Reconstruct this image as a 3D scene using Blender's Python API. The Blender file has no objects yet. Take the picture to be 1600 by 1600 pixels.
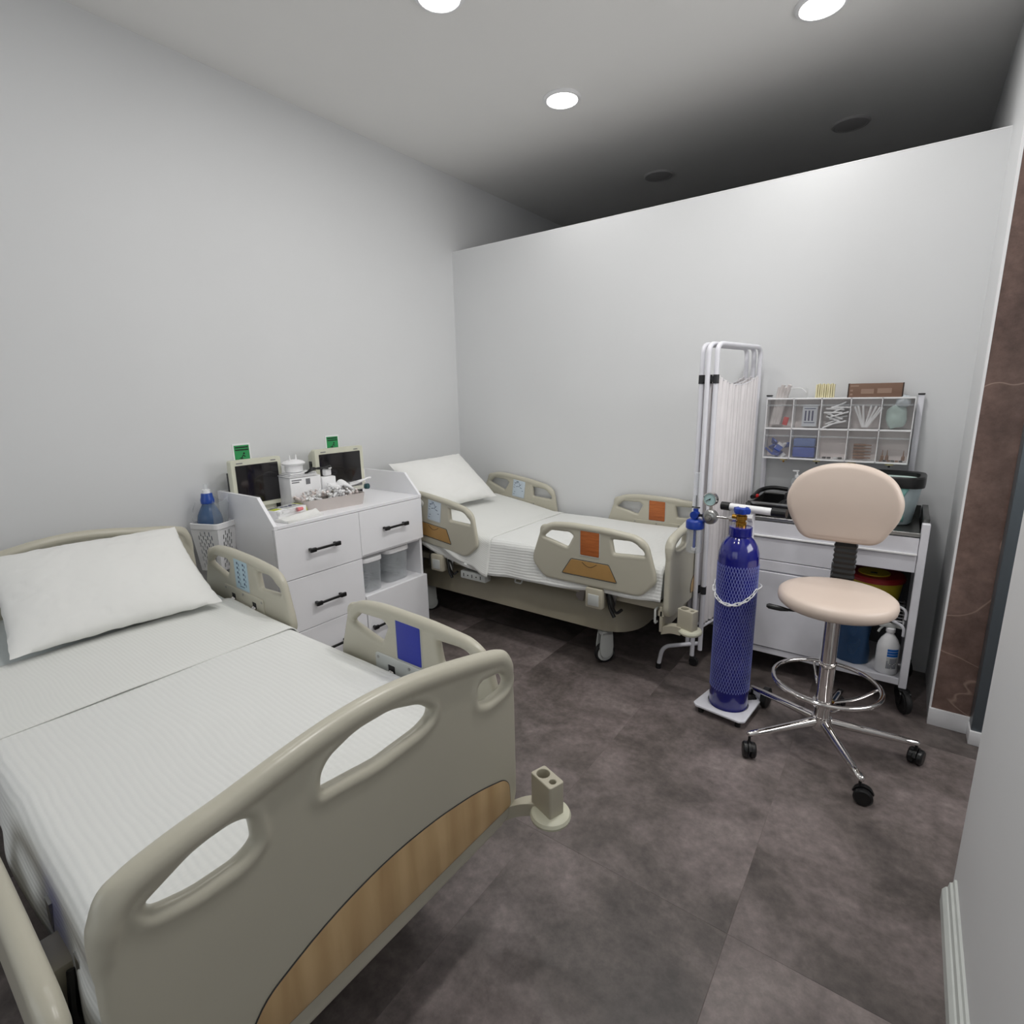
import bpy, bmesh, math, random
from math import sin, cos, pi, radians as rad
from mathutils import Vector as V, Matrix, noise
random.seed(7)
S = bpy.context.scene
C = S.collection
# ------------------------------------------------------------------ camera
cam = bpy.data.objects.new('camera', bpy.data.cameras.new('camera'))
C.objects.link(cam)
r0 = V((0.809, 0.588, -0.020)).normalized(); fw = V((-0.578, 0.787, -0.216)).normalized()
up = r0.cross(fw); up.normalize(); r0 = fw.cross(up)
m = Matrix((( r0.x, up.x, -fw.x, 0), (r0.y, up.y, -fw.y, 0), (r0.z, up.z, -fw.z, 1.55), (0, 0, 0, 1)))
cam.matrix_world = m
cam.data.sensor_width = 36; cam.data.lens = 838.8/1600*36; cam.data.clip_start = 0.02
S.camera = cam
# ------------------------------------------------------------------ world, exposure
w = bpy.data.worlds.new('world'); S.world = w; w.use_nodes = True
w.node_tree.nodes['Background'].inputs[0].default_value = (0.8, 0.85, 1, 1)
w.node_tree.nodes['Background'].inputs[1].default_value = 0.02
S.view_settings.view_transform = 'Standard'; S.view_settings.look = 'None'
S.view_settings.gamma = 1; S.view_settings.use_curve_mapping = False
S.view_settings.exposure = -0.06
# ------------------------------------------------------------------ room lamps (light of the ceiling downlights)
CEIL = 3.225
LAMPS = [(-1.844, 3.09), (-0.52, 3.13), (-1.83, 2.04), (-0.52, 2.04), (-1.84, 0.95), (-0.52, 0.95)]
POWER = [3.0, 4.6, 6.0, 15.0, 4.2, 11.0]
for (x, y), PW in zip(LAMPS, POWER):
    ld = bpy.data.lights.new('downlight_light', 'AREA'); ld.shape = 'DISK'; ld.size = 0.17; ld.energy = PW
    ld.color = (1.0, 0.985, 0.965)
    lo = bpy.data.objects.new('downlight_light', ld); lo.location = (x, y, CEIL-0.022); C.objects.link(lo)

# added soft fill behind the camera for more ambient light; no window there
wl = bpy.data.lights.new('rear_fill', 'AREA'); wl.shape = 'RECTANGLE'; wl.size = 2.6; wl.size_y = 1.9; wl.energy = 16; wl.color = (.93, .97, 1.0)
wo = bpy.data.objects.new('rear_fill', wl); wo.location = (-1.45, -2.27, 1.5); wo.rotation_euler = (rad(90), 0, 0); C.objects.link(wo)
# added fill light beyond the doorway on the right, brightens the cabinet front
cl_ = bpy.data.lights.new('doorway_fill', 'AREA'); cl_.shape = 'RECTANGLE'; cl_.size = .9; cl_.size_y = 1.6; cl_.energy = 27; cl_.color = (1, .99, .98)
co_ = bpy.data.objects.new('doorway_fill', cl_); co_.location = (1.55, 2.4, 1.9); co_.rotation_euler = (0, rad(82), 0); C.objects.link(co_)
# ------------------------------------------------------------------ materials
def lin(c):
    return tuple(((v/255)/12.92 if v/255 <= .04045 else ((v/255+.055)/1.055)**2.4) for v in c)+(1,)
MATS = {}
def mat(name, col, rough=.5, metal=0, bump=None, var=None, alpha=None, spec=.5, emit=None, coat=0):
    if name in MATS: return MATS[name]
    M = bpy.data.materials.new(name); M.use_nodes = True; nt = M.node_tree; N = nt.nodes; Lk = nt.links
    b = N['Principled BSDF']; b.inputs['Base Color'].default_value = lin(col)
    b.inputs['Roughness'].default_value = rough; b.inputs['Metallic'].default_value = metal
    b.inputs['Specular IOR Level'].default_value = spec; b.inputs['Coat Weight'].default_value = coat
    tc = N.new('ShaderNodeTexCoord')
    nz = N.new('ShaderNodeTexNoise'); nz.inputs['Scale'].default_value = (var[1] if var else 9); nz.inputs['Detail'].default_value = 5
    Lk.new(tc.outputs['Object'], nz.inputs['Vector'])
    mx = N.new('ShaderNodeMix'); mx.data_type = 'RGBA'
    k = var[0] if var else .04
    mx.inputs[6].default_value = lin(tuple(c*(1-k) for c in col)); mx.inputs[7].default_value = lin(tuple(min(255, c*(1+k)) for c in col))
    Lk.new(nz.outputs[0], mx.inputs[0]); Lk.new(mx.outputs[2], b.inputs['Base Color'])
    if bump:
        n2 = N.new('ShaderNodeTexNoise'); n2.inputs['Scale'].default_value = bump[1]; n2.inputs['Detail'].default_value = 3
        Lk.new(tc.outputs['Object'], n2.inputs['Vector'])
        bp = N.new('ShaderNodeBump'); bp.inputs['Strength'].default_value = bump[0]; bp.inputs['Distance'].default_value = bump[2]
        Lk.new(n2.outputs[0], bp.inputs['Height']); Lk.new(bp.outputs[0], b.inputs['Normal'])
    if emit:
        b.inputs['Emission Color'].default_value = lin(col); b.inputs['Emission Strength'].default_value = emit
    if alpha is not None:
        tr = N.new('ShaderNodeBsdfTransparent'); ms = N.new('ShaderNodeMixShader'); ms.inputs[0].default_value = alpha
        lw = N.new('ShaderNodeLayerWeight'); lw.inputs[0].default_value = .3
        ad = N.new('ShaderNodeMath'); ad.operation = 'MULTIPLY_ADD'; ad.inputs[1].default_value = .3; ad.inputs[2].default_value = alpha; ad.use_clamp = True
        Lk.new(lw.outputs[1], ad.inputs[0]); Lk.new(ad.outputs[0], ms.inputs[0])
        Lk.new(tr.outputs[0], ms.inputs[1]); Lk.new(b.outputs[0], ms.inputs[2])
        Lk.new(ms.outputs[0], N['Material Output'].inputs[0])
    MATS[name] = M; return M
def stone(name, cols, scale, rough, veins=None, random_tile=True):
    M = bpy.data.materials.new(name); M.use_nodes = True; nt = M.node_tree; N = nt.nodes; Lk = nt.links
    b = N['Principled BSDF']; b.inputs['Roughness'].default_value = rough
    tc = N.new('ShaderNodeTexCoord'); oi = N.new('ShaderNodeObjectInfo')
    vm = N.new('ShaderNodeVectorMath'); vm.operation = 'MULTIPLY_ADD'
    vm.inputs[1].default_value = (1, 1, 1)
    Lk.new(tc.outputs['Object'], vm.inputs[0])
    sc = N.new('ShaderNodeVectorMath'); sc.operation = 'SCALE'; sc.inputs['Scale'].default_value = 37.0
    Lk.new(oi.outputs['Random'], sc.inputs[0]); Lk.new(sc.outputs[0], vm.inputs[2])
    n1 = N.new('ShaderNodeTexNoise'); n1.inputs['Scale'].default_value = scale; n1.inputs['Detail'].default_value = 9; n1.inputs['Roughness'].default_value = .62
    n1.inputs['Distortion'].default_value = .35
    Lk.new(vm.outputs[0], n1.inputs['Vector'])
    cr = N.new('ShaderNodeValToRGB'); el = cr.color_ramp.elements
    while len(el) < len(cols): el.new(.5)
    for i, (p, c) in enumerate(cols): el[i].position = p; el[i].color = lin(c)
    Lk.new(n1.outputs[0], cr.inputs[0])
    n2 = N.new('ShaderNodeTexNoise'); n2.inputs['Scale'].default_value = scale*11; n2.inputs['Detail'].default_value = 6; n2.inputs['Roughness'].default_value = .7
    Lk.new(vm.outputs[0], n2.inputs['Vector'])
    mp = N.new('ShaderNodeMapRange'); mp.inputs[1].default_value = .3; mp.inputs[2].default_value = .7; mp.inputs[3].default_value = .72; mp.inputs[4].default_value = 1.28
    Lk.new(n2.outputs[0], mp.inputs[0])
    mul = N.new('ShaderNodeMix'); mul.data_type = 'RGBA'; mul.blend_type = 'MULTIPLY'; mul.inputs[0].default_value = 1
    Lk.new(cr.outputs[0], mul.inputs[6]); Lk.new(mp.outputs[0], mul.inputs[7])
    out = mul.outputs[2]
    if veins:
        nv = N.new('ShaderNodeTexNoise'); nv.inputs['Scale'].default_value = veins[1]; nv.inputs['Detail'].default_value = 3; nv.inputs['Distortion'].default_value = .6
        Lk.new(vm.outputs[0], nv.inputs['Vector'])
        sb = N.new('ShaderNodeMath'); sb.operation = 'SUBTRACT'; sb.inputs[1].default_value = .5; Lk.new(nv.outputs[0], sb.inputs[0])
        ab = N.new('ShaderNodeMath'); ab.operation = 'ABSOLUTE'; Lk.new(sb.outputs[0], ab.inputs[0])
        mr = N.new('ShaderNodeMapRange'); mr.inputs[1].default_value = 0; mr.inputs[2].default_value = veins[2]; mr.inputs[3].default_value = veins[3]; mr.inputs[4].default_value = 0
        Lk.new(ab.outputs[0], mr.inputs[0])
        mv = N.new('ShaderNodeMix'); mv.data_type = 'RGBA'; mv.inputs[7].default_value = lin(veins[0])
        Lk.new(mr.outputs[0], mv.inputs[0]); Lk.new(out, mv.inputs[6]); out = mv.outputs[2]
    Lk.new(out, b.inputs['Base Color'])
    bp = N.new('ShaderNodeBump'); bp.inputs['Strength'].default_value = .15; bp.inputs['Distance'].default_value = .002
    Lk.new(n2.outputs[0], bp.inputs['Height']); Lk.new(bp.outputs[0], b.inputs['Normal'])
    MATS[name] = M; return M
def wood(name, c1, c2, axis='Z', scale=5, rough=.45):
    M = bpy.data.materials.new(name); M.use_nodes = True; nt = M.node_tree; N = nt.nodes; Lk = nt.links
    b = N['Principled BSDF']; b.inputs['Roughness'].default_value = rough
    tc = N.new('ShaderNodeTexCoord'); mp = N.new('ShaderNodeMapping')
    sc = {'X': (.12, 1, 1), 'Y': (1, .12, 1), 'Z': (1, 1, .12)}[axis]; mp.inputs['Scale'].default_value = tuple(s*scale for s in sc)
    Lk.new(tc.outputs['Object'], mp.inputs[0])
    n1 = N.new('ShaderNodeTexNoise'); n1.inputs['Scale'].default_value = 6; n1.inputs['Detail'].default_value = 8; n1.inputs['Distortion'].default_value = .5
    Lk.new(mp.outputs[0], n1.inputs['Vector'])
    wv = N.new('ShaderNodeTexWave'); wv.inputs['Scale'].default_value = 1.2; wv.inputs['Distortion'].default_value = 6; wv.inputs['Detail'].default_value = 3
    wv.bands_direction = 'Y' if axis != 'Y' else 'X'
    Lk.new(mp.outputs[0], wv.inputs['Vector'])
    ad = N.new('ShaderNodeMath'); ad.operation = 'MULTIPLY_ADD'; ad.inputs[1].default_value = .35
    Lk.new(wv.outputs[1], ad.inputs[0]); Lk.new(n1.outputs[0], ad.inputs[2])
    mr = N.new('ShaderNodeMapRange'); mr.inputs[1].default_value = .35; mr.inputs[2].default_value = .95
    Lk.new(ad.outputs[0], mr.inputs[0])
    mx = N.new('ShaderNodeMix'); mx.data_type = 'RGBA'; mx.inputs[6].default_value = lin(c1); mx.inputs[7].default_value = lin(c2)
    Lk.new(mr.outputs[0], mx.inputs[0]); Lk.new(mx.outputs[2], b.inputs['Base Color'])
    MATS[name] = M; return M
def waffle(name, col, s1, s2, strength):
    # woven cover: ridges along the bed (uv in metres), finer cross ribs
    M = bpy.data.materials.new(name); M.use_nodes = True; nt = M.node_tree; N = nt.nodes; Lk = nt.links
    b = N['Principled BSDF']; b.inputs['Base Color'].default_value = lin(col); b.inputs['Roughness'].default_value = .85
    b.inputs['Sheen Weight'].default_value = .2
    uv = N.new('ShaderNodeUVMap')
    nz = N.new('ShaderNodeTexNoise'); nz.inputs['Scale'].default_value = 5; Lk.new(uv.outputs[0], nz.inputs['Vector'])
    sc = N.new('ShaderNodeVectorMath'); sc.operation = 'SCALE'; sc.inputs['Scale'].default_value = .022; Lk.new(nz.outputs[1], sc.inputs[0])
    ad = N.new('ShaderNodeVectorMath'); ad.operation = 'ADD'; Lk.new(uv.outputs[0], ad.inputs[0]); Lk.new(sc.outputs[0], ad.inputs[1])
    a = N.new('ShaderNodeTexWave'); a.bands_direction = 'Y'; a.inputs['Scale'].default_value = s1; a.inputs['Distortion'].default_value = .4
    c = N.new('ShaderNodeTexWave'); c.bands_direction = 'X'; c.inputs['Scale'].default_value = s2; c.inputs['Distortion'].default_value = .8
    Lk.new(ad.outputs[0], a.inputs[0]); Lk.new(ad.outputs[0], c.inputs[0])
    s = N.new('ShaderNodeMath'); s.operation = 'MULTIPLY_ADD'; s.inputs[1].default_value = .45
    Lk.new(c.outputs[1], s.inputs[0]); Lk.new(a.outputs[1], s.inputs[2])
    bp = N.new('ShaderNodeBump'); bp.inputs['Strength'].default_value = strength; bp.inputs['Distance'].default_value = .004
    Lk.new(s.outputs[0], bp.inputs['Height']); Lk.new(bp.outputs[0], b.inputs['Normal'])
    MATS[name] = M; return M

WALL = mat('wall_paint', (219, 220, 221), .55, bump=(.12, 220, .0006), var=(.012, 2))
CEILM = mat('ceiling_paint', (240, 239, 237), .7, bump=(.1, 150, .0006), var=(.012, 2))
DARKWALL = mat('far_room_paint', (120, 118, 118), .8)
FLOOR = stone('floor_stone_vinyl', [(.30, (70, 64, 62)), (.45, (97, 89, 86)), (.56, (118, 108, 106)), (.70, (136, 126, 123))], 2.6, .42, veins=None)
JOINT = mat('floor_joint', (120, 110, 106), .7)
MARBLE = stone('brown_marble', [(.3, (92, 72, 66)), (.5, (116, 94, 86)), (.7, (138, 114, 105))], 1.6, .12, veins=((190, 165, 150), 1.3, .004, .55))
BEIGE = mat('bed_plastic', (190, 186, 170), .30, var=(.02, 3))
BEIGE2 = mat('bed_metal_beige', (186, 180, 162), .42, var=(.03, 3))
GREYPL = mat('pale_grey_plastic', (196, 199, 196), .4)
FABRIC = mat('cotton_white', (234, 234, 231), .9, bump=(.1, 500, .0005), var=(.01, 3))
SHEET = mat('mattress_sheet', (206, 212, 212), .85, bump=(.2, 300, .0006))
COVER = waffle('cover_weave', (228, 229, 226), 19, 34, .28)
COVER_F = waffle('cover_weave_fine', (228, 229, 225), 26, 15, .16)
WOOD = wood('light_oak_laminate', (178, 146, 104), (204, 174, 130), 'Z', 3.5)
ORANGE = wood('orange_wood_laminate', (150, 78, 34), (186, 106, 52), 'X', 22)
TAN = mat('tan_inlay', (170, 132, 78), .5, var=(.04, 20))
BLUE_L = mat('blue_label', (8, 36, 160), .4)
PALE_L = mat('pale_blue_label', (176, 200, 212), .5)
WHITE_L = mat('diagram_label', (200, 212, 222), .5)
NAVY = mat('label_print', (60, 75, 105), .6)
BLACK = mat('black_plastic', (16, 16, 17), .35)
RUBBER = mat('rubber_black', (20, 20, 21), .6)
DARK = mat('dark_steel', (52, 52, 54), .45, metal=.4)
CHROME = mat('chrome', (225, 222, 220), .08, metal=1)
STEEL = mat('brushed_steel', (170, 170, 168), .3, metal=1)
STEELP = mat('dark_tray_steel', (92, 92, 90), .28, metal=.8)
WHITEM = mat('white_laminate', (244, 244, 247), .32, var=(.012, 4))
WHITEP = mat('white_plastic', (240, 240, 241), .35)
POWDER = mat('white_powder_coat', (226, 226, 232), .38)
TAUPE = mat('taupe_plastic', (196, 188, 184), .5)
CREAM = mat('monitor_cream', (212, 212, 194), .42)
SCREENM = mat('dark_screen', (22, 19, 22), .12, coat=.5)
GREEN = mat('sign_green', (40, 148, 84), .5)
SKIN = mat('beige_leatherette', (216, 199, 186), .42, var=(.015, 4), bump=(.15, 260, .0006))
CYL = mat('cylinder_blue', (15, 20, 118), .14, coat=.6)
NET = mat('net_sleeve', (150, 158, 225), .5)
BLUEP = mat('regulator_blue', (14, 54, 150), .35)
BRASS = mat('brass', (176, 132, 58), .25, metal=1)
CLEAR = mat('clear_plastic', (222, 228, 232), .08, alpha=.16)
CLEARB = mat('clear_bag', (200, 206, 208), .2, alpha=.22)
BIN = mat('bin_clear', (206, 206, 206), .12, alpha=.10)
AMBU = mat('ambu_blue', (70, 100, 140), .25, alpha=.75)
AMBUC = mat('ambu_collar', (30, 72, 160), .3)
CURTAIN = mat('curtain_fabric', (238, 234, 235), .85, bump=(.2, 200, .001))
YELLOW = mat('sharps_yellow', (204, 184, 52), .4)
REDP = mat('sharps_red', (160, 38, 42), .4)
ORANGEL = mat('hazard_orange', (232, 82, 24), .5)
BLUEBAG = mat('blue_bag', (48, 80, 118), .3, alpha=.7)
BLUEPK = mat('blue_packet', (58, 84, 168), .4)
LBLUE = mat('light_blue_packet', (110, 136, 196), .4, alpha=.8)
MINT = mat('mint_bag', (140, 196, 190), .5)
MASK = mat('mint_mask', (186, 206, 200), .7)
CARD = mat('brown_cardboard', (128, 100, 84), .7, var=(.05, 15))
CARDD = mat('cardboard_edge', (60, 46, 40), .7)
CREAMP = mat('cream_strips', (222, 214, 176), .7)
BROWNB = mat('brown_vials', (132, 92, 66), .3)
RED = mat('red_mark', (196, 36, 34), .5)
PINK = mat('pink_tip', (232, 130, 134), .5)
LIME = mat('lime_print', (196, 206, 70), .5)
PURPLE = mat('print_dark_blue', (46, 44, 90), .5)
GREYP = mat('print_grey', (120, 120, 124), .5)
BLUESTR = mat('label_blue_stripe', (20, 104, 190), .4)
JAMB = mat('door_jamb_grey', (92, 100, 106), .35, metal=.3)
SKIRT = mat('skirting_white', (226, 226, 228), .4)
SKIRTG = mat('skirting_pale_green', (202, 206, 202), .45)
GLOW = mat('diffuser_glow', (255, 253, 250), .5, emit=9)
UNLIT = mat('unlit_diffuser', (176, 174, 174), .6)
TEAL = mat('teal_cap', (30, 74, 78), .4)
GOLD = mat('knob_cream', (210, 196, 150), .4)

# ------------------------------------------------------------------ mesh helpers
def obj(name, bm, m_, parent=None, loc=None, smooth=True, ang=35):
    if isinstance(bm, bmesh.types.BMesh):
        me = bpy.data.meshes.new(name); bm.normal_update(); bm.to_mesh(me); bm.free()
        if m_ is not None: me.materials.append(m_)
        if smooth:
            for p in me.polygons: p.use_smooth = True
            me.set_sharp_from_angle(angle=rad(ang))
    else: me = bm
    o = bpy.data.objects.new(name, me); C.objects.link(o)
    if parent is not None: o.parent = parent
    if loc is not None: o.location = loc
    return o
def thing(name, label, cat, loc=(0, 0, 0), rz=0, group=None):
    o = bpy.data.objects.new(name, None); C.objects.link(o); o.empty_display_size = .05
    o.location = loc; o.rotation_euler = (0, 0, rz); o['label'] = label; o['category'] = cat
    if group: o['group'] = group
    return o
def tag(o, label, cat, group=None):
    o['label'] = label; o['category'] = cat
    if group: o['group'] = group
    return o
def struct(o): o['kind'] = 'structure'; return o
def B(): return bmesh.new()
def box(bm, c, s, r=0, seg=2, M=None):
    g = bmesh.ops.create_cube(bm, size=1)['verts']
    for v in g: v.co = V((v.co.x*s[0], v.co.y*s[1], v.co.z*s[2]))
    if r > 0:
        es = list({e for v in g for e in v.link_edges})
        res = bmesh.ops.bevel(bm, geom=es, offset=min(r, min(s)*.49), segments=seg, profile=.5, affect='EDGES')
        vs = set(g) & set(bm.verts)
        g = list({v for f in res['faces'] for v in f.verts} | {v for v in vs if v.is_valid})
    T = Matrix.Translation(c)
    if M is not None: T = T @ M
    for v in g: v.co = T @ v.co
    return g
def boxb(x0, x1, y0, y1, z0, z1, r=0, seg=2):
    bm = B(); box(bm, ((x0+x1)/2, (y0+y1)/2, (z0+z1)/2), (x1-x0, y1-y0, z1-z0), r, seg); return bm
def addb(bm, x0, x1, y0, y1, z0, z1, r=0, seg=2):
    box(bm, ((x0+x1)/2, (y0+y1)/2, (z0+z1)/2), (x1-x0, y1-y0, z1-z0), r, seg); return bm
def loft(bm, rings, cap0=True, cap1=True, closed=True):
    R = [[bm.verts.new(p) for p in r] for r in rings]
    n = len(R[0])
    for a, b in zip(R, R[1:]):
        for i in range(n if closed else n-1):
            j = (i+1) % n
            bm.faces.new((a[i], a[j], b[j], b[i]))
    if cap0: bm.faces.new(R[0][::-1])
    if cap1: bm.faces.new(R[-1])
    return R
def lathe(bm, prof, n=24, c=(0, 0, 0), M=None):
    T = Matrix.Translation(c)
    if M is not None: T = T @ M
    rings = []
    for r, z in prof:
        r = max(r, 1e-4); rings.append([T @ V((r*cos(2*pi*i/n), r*sin(2*pi*i/n), z)) for i in range(n)])
    loft(bm, rings); return bm
def frames(pts, closed=False):
    n = len(pts); out = []; nrm = None
    for i in range(n):
        if closed: t = pts[(i+1) % n]-pts[i-1]
        else: t = pts[min(i+1, n-1)]-pts[max(i-1, 0)]
        t.normalize()
        if nrm is None:
            nrm = t.orthogonal().normalized() if abs(t.z) > .9 else V((0, 0, 1)).cross(t).normalized()
        nrm = (nrm-t*nrm.dot(t)).normalized(); out.append((nrm, t.cross(nrm)))
    return out
def tube(bm, pts, r, n=10, closed=False, rr=None, cap=True):
    pts = [V(p) for p in pts]; F = frames(pts, closed); rings = []
    for i, (p, (a, b)) in enumerate(zip(pts, F)):
        q = rr[i] if rr else r
        rings.append([p+a*q*cos(2*pi*k/n)+b*q*sin(2*pi*k/n) for k in range(n)])
    if closed:
        R = loft(bm, rings, False, False)
        for k in range(n):
            j = (k+1) % n; bm.faces.new((R[-1][k], R[-1][j], R[0][j], R[0][k]))
    else: loft(bm, rings, cap, cap)
    return bm
def cyl(bm, a, b, r, n=16, r2=None): return tube(bm, [a, b], r, n, rr=[r, r if r2 is None else r2])
def fillet(pts, r, n=5):
    out = []; N_ = len(pts)
    for i in range(N_):
        p0, p, p1 = V(pts[i-1]), V(pts[i]), V(pts[(i+1) % N_])
        rr = r[i] if isinstance(r, (list, tuple)) else r
        a = p0-p; b = p1-p; d = min(rr, a.length*.48, b.length*.48)
        if d < 1e-5: out.append(p); continue
        A_ = p+a.normalized()*d; B_ = p+b.normalized()*d
        for k in range(n+1):
            t = k/n; out.append(A_*(1-t)**2+p*2*t*(1-t)+B_*t*t)
    return out
def fillet3(pts, r, n=5):
    pts = [V(p) for p in pts]; out = [pts[0]]
    for i in range(1, len(pts)-1):
        a = pts[i-1]-pts[i]; b = pts[i+1]-pts[i]; d = min(r, a.length*.49, b.length*.49)
        A_ = pts[i]+a.normalized()*d; B_ = pts[i]+b.normalized()*d
        for k in range(n+1):
            t = k/n; out.append(A_*(1-t)**2+pts[i]*2*t*(1-t)+B_*t*t)
    out.append(pts[-1]); return out
def plate(outer, holes, thick, bev, T, m_=None, res=3, name='plate'):
    """flat plate with holes and rounded rims; outline in (u,v), thickness centred on w; T maps (u,v,w) to local"""
    cu = bpy.data.curves.new('tmp', 'CURVE'); cu.dimensions = '2D'; cu.fill_mode = 'BOTH'
    for poly in [outer]+list(holes):
        sp = cu.splines.new('POLY'); sp.points.add(len(poly)-1)
        for i, p in enumerate(poly): sp.points[i].co = (p[0], p[1], 0, 1)
        sp.use_cyclic_u = True
    cu.extrude = max(thick/2-bev, 0); cu.bevel_depth = bev; cu.bevel_resolution = res; cu.offset = -bev
    o = bpy.data.objects.new('tmp', cu); me = bpy.data.meshes.new_from_object(o)
    bpy.data.objects.remove(o); bpy.data.curves.remove(cu)
    bm = B(); bm.from_mesh(me); bpy.data.meshes.remove(me)
    bmesh.ops.remove_doubles(bm, verts=bm.verts, dist=1e-5)
    for v in bm.verts: v.co = T @ v.co
    bmesh.ops.recalc_face_normals(bm, faces=bm.faces)
    return bm
def remesh(bm, vox, it=5):
    me = bpy.data.meshes.new('tmp'); bm.to_mesh(me); bm.free()
    o = bpy.data.objects.new('tmp', me); C.objects.link(o)
    md = o.modifiers.new('r', 'REMESH'); md.mode = 'VOXEL'; md.voxel_size = vox
    ms = o.modifiers.new('s', 'SMOOTH'); ms.iterations = it; ms.factor = .6
    dg = bpy.context.evaluated_depsgraph_get(); dg.update()
    me2 = bpy.data.meshes.new_from_object(o.evaluated_get(dg))
    bpy.data.objects.remove(o); bpy.data.meshes.remove(me)
    r = B(); r.from_mesh(me2); bpy.data.meshes.remove(me2); return r
def text(s, size, depth, T, m_, parent, name='lettering'):
    cu = bpy.data.curves.new('tmp', 'FONT'); cu.body = s; cu.size = size; cu.extrude = depth; cu.align_x = 'CENTER'; cu.align_y = 'CENTER'; cu.resolution_u = 2
    o = bpy.data.objects.new('tmp', cu); me = bpy.data.meshes.new_from_object(o)
    bpy.data.objects.remove(o); bpy.data.curves.remove(cu)
    me.transform(T); me.materials.clear(); me.materials.append(m_)
    return obj(name, me, None, parent)
def MX(u, v, w, o=(0, 0, 0)):
    u, v, w, o = V(u), V(v), V(w), V(o)
    return Matrix(((u.x, v.x, w.x, o.x), (u.y, v.y, w.y, o.y), (u.z, v.z, w.z, o.z), (0, 0, 0, 1)))
def copytree(o, parent=None):
    c = o.copy(); C.objects.link(c)
    if parent: c.parent = parent
    for ch in list(o.children): copytree(ch, c)
    return c
def rr_poly(w_, h_, r, n=5, c=(0, 0)):
    return fillet([(c[0]-w_/2, c[1]-h_/2), (c[0]+w_/2, c[1]-h_/2), (c[0]+w_/2, c[1]+h_/2), (c[0]-w_/2, c[1]+h_/2)], r, n)

# ================================================================== SETTING
XL, YP, XR = -3.115, 3.5, 0.23
PT = 2.662
fl = struct(obj('floor', boxb(XL-.1, 2.0, -2.3, 7.6, -.06, -.0008), JOINT, smooth=False))
TX = [-.26+.667*k for k in range(-5, 4)]; TY = [1.37*k for k in range(-2, 6)]
tb = bpy.data.meshes.new('floor_tile')
bm = boxb(0.0004, .667-.0004, 0.0004, 1.37-.0004, -.003, 0, .0006, 1); bm.to_mesh(tb); bm.free(); tb.materials.append(FLOOR)
for x in TX[:-1]:
    for y in TY:
        if x+.667 < XL or y < -2.8: continue
        obj('floor_tile', tb, None, fl, (x, y, 0))
struct(obj('ceiling', boxb(XL-.1, 2.0, -2.3, 7.6, CEIL, CEIL+.1), CEILM, smooth=False))
struct(obj('wall_left', boxb(XL-.12, XL, -2.3, 7.6, 0, CEIL), WALL, smooth=False))
pw = struct(obj('wall_partition', boxb(XL, XR, YP, YP+.10, 0, PT), WALL, smooth=False))
obj('partition_cap', boxb(XL+.001, XR-.001, YP-.001, YP+.101, PT, PT+.004), WHITEP, pw, smooth=False)
# right wall: far strip (with a marble clad end), opening, then the near wall
struct(obj('wall_right', boxb(XR, .62, 2.97, 7.6, 0, CEIL), WALL, smooth=False))
mp_ = struct(obj('trim_1', boxb(XR+.004, .62, 2.945, 2.97, .085, 2.6), MARBLE, smooth=False))
obj('corner_bead', boxb(XR-.004, XR+.004, 2.943, 2.975, .085, 2.6), WHITEP, mp_, smooth=False)
struct(obj('baseboard_marble', boxb(XR-.004, .60, 2.935, 2.97, 0, .085, .003), SKIRT))
dj = struct(obj('door_1', boxb(.372, .62, 2.86, 2.945, .066, 2.5, .003), JAMB))
obj('plinth_block', boxb(.368, .62, 2.852, 2.945, 0, .066, .003), SKIRT, dj)
struct(obj('wall_near', boxb(.272, .62, -2.3, 1.905, 0, CEIL), WALL, smooth=False))
bm = B()
prof = [(0, 0), (-.030, 0), (-.030, .045), (-.022, .058), (-.018, .060), (-.015, .078), (-.009, .081), (-.006, .092), (0, .095)]
loft(bm, [[V((.272+p[0], y, p[1])) for p in prof] for y in (-2.3, 1.85)])
bb = struct(obj('baseboard_near', bm, SKIRTG, ang=15))
struct(obj('wall_back', boxb(XL-.1, 2.0, -2.4, -2.3, 0, CEIL), WALL, smooth=False))
struct(obj('wall_corridor', boxb(1.9, 2.0, -2.3, 7.6, 0, CEIL), WALL, smooth=False))
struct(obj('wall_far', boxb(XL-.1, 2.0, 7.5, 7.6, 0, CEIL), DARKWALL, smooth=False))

# ------------------------------------------------------------------ ceiling lights
def downlight(x, y, lit, label):
    t = thing('ceiling_downlight', label, 'ceiling light', (x, y, CEIL), group=None)
    bm = B(); lathe(bm, [(.088, 0), (.112, 0), (.112, -.004), (.104, -.012), (.092, -.014), (.088, -.010), (.088, 0)], 40); obj('trim_ring', bm, WHITEP if lit else UNLIT, t)
    bm = B(); lathe(bm, [(.0, -.004), (.090, -.004), (.090, -.012), (.05, -.016), (0, -.017)], 36); obj('diffuser', bm, GLOW if lit else UNLIT, t)
    return t
dl = ['lit round ceiling downlight above the far bed, nearest the partition', 'lit round downlight cut by the top right edge of the frame',
      'lit round downlight at the top edge of the frame, left of centre', 'lit round downlight overhead, out of view in front of the stool']
for i, (x, y) in enumerate(LAMPS):
    if i < 3: downlight(x, y, True, dl[i])
    else:
        t = downlight(x, y, True, 'lit round ceiling downlight overhead outside the frame'); t['group'] = 'downlights outside the frame'
downlight(-1.83, 4.56, False, 'unlit round ceiling light beyond the partition, the left one')
downlight(-.52, 4.53, False, 'unlit round ceiling light beyond the partition, the right one')
t = thing('wall_camera', 'tiny dark device on a bracket seen just above the partition at right', 'camera', (-.17, 5.3, 3.02))
bm = B(); addb(bm, -.05, .05, -.03, .03, .03, .07, .01); obj('bracket', bm, UNLIT, t)
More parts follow.
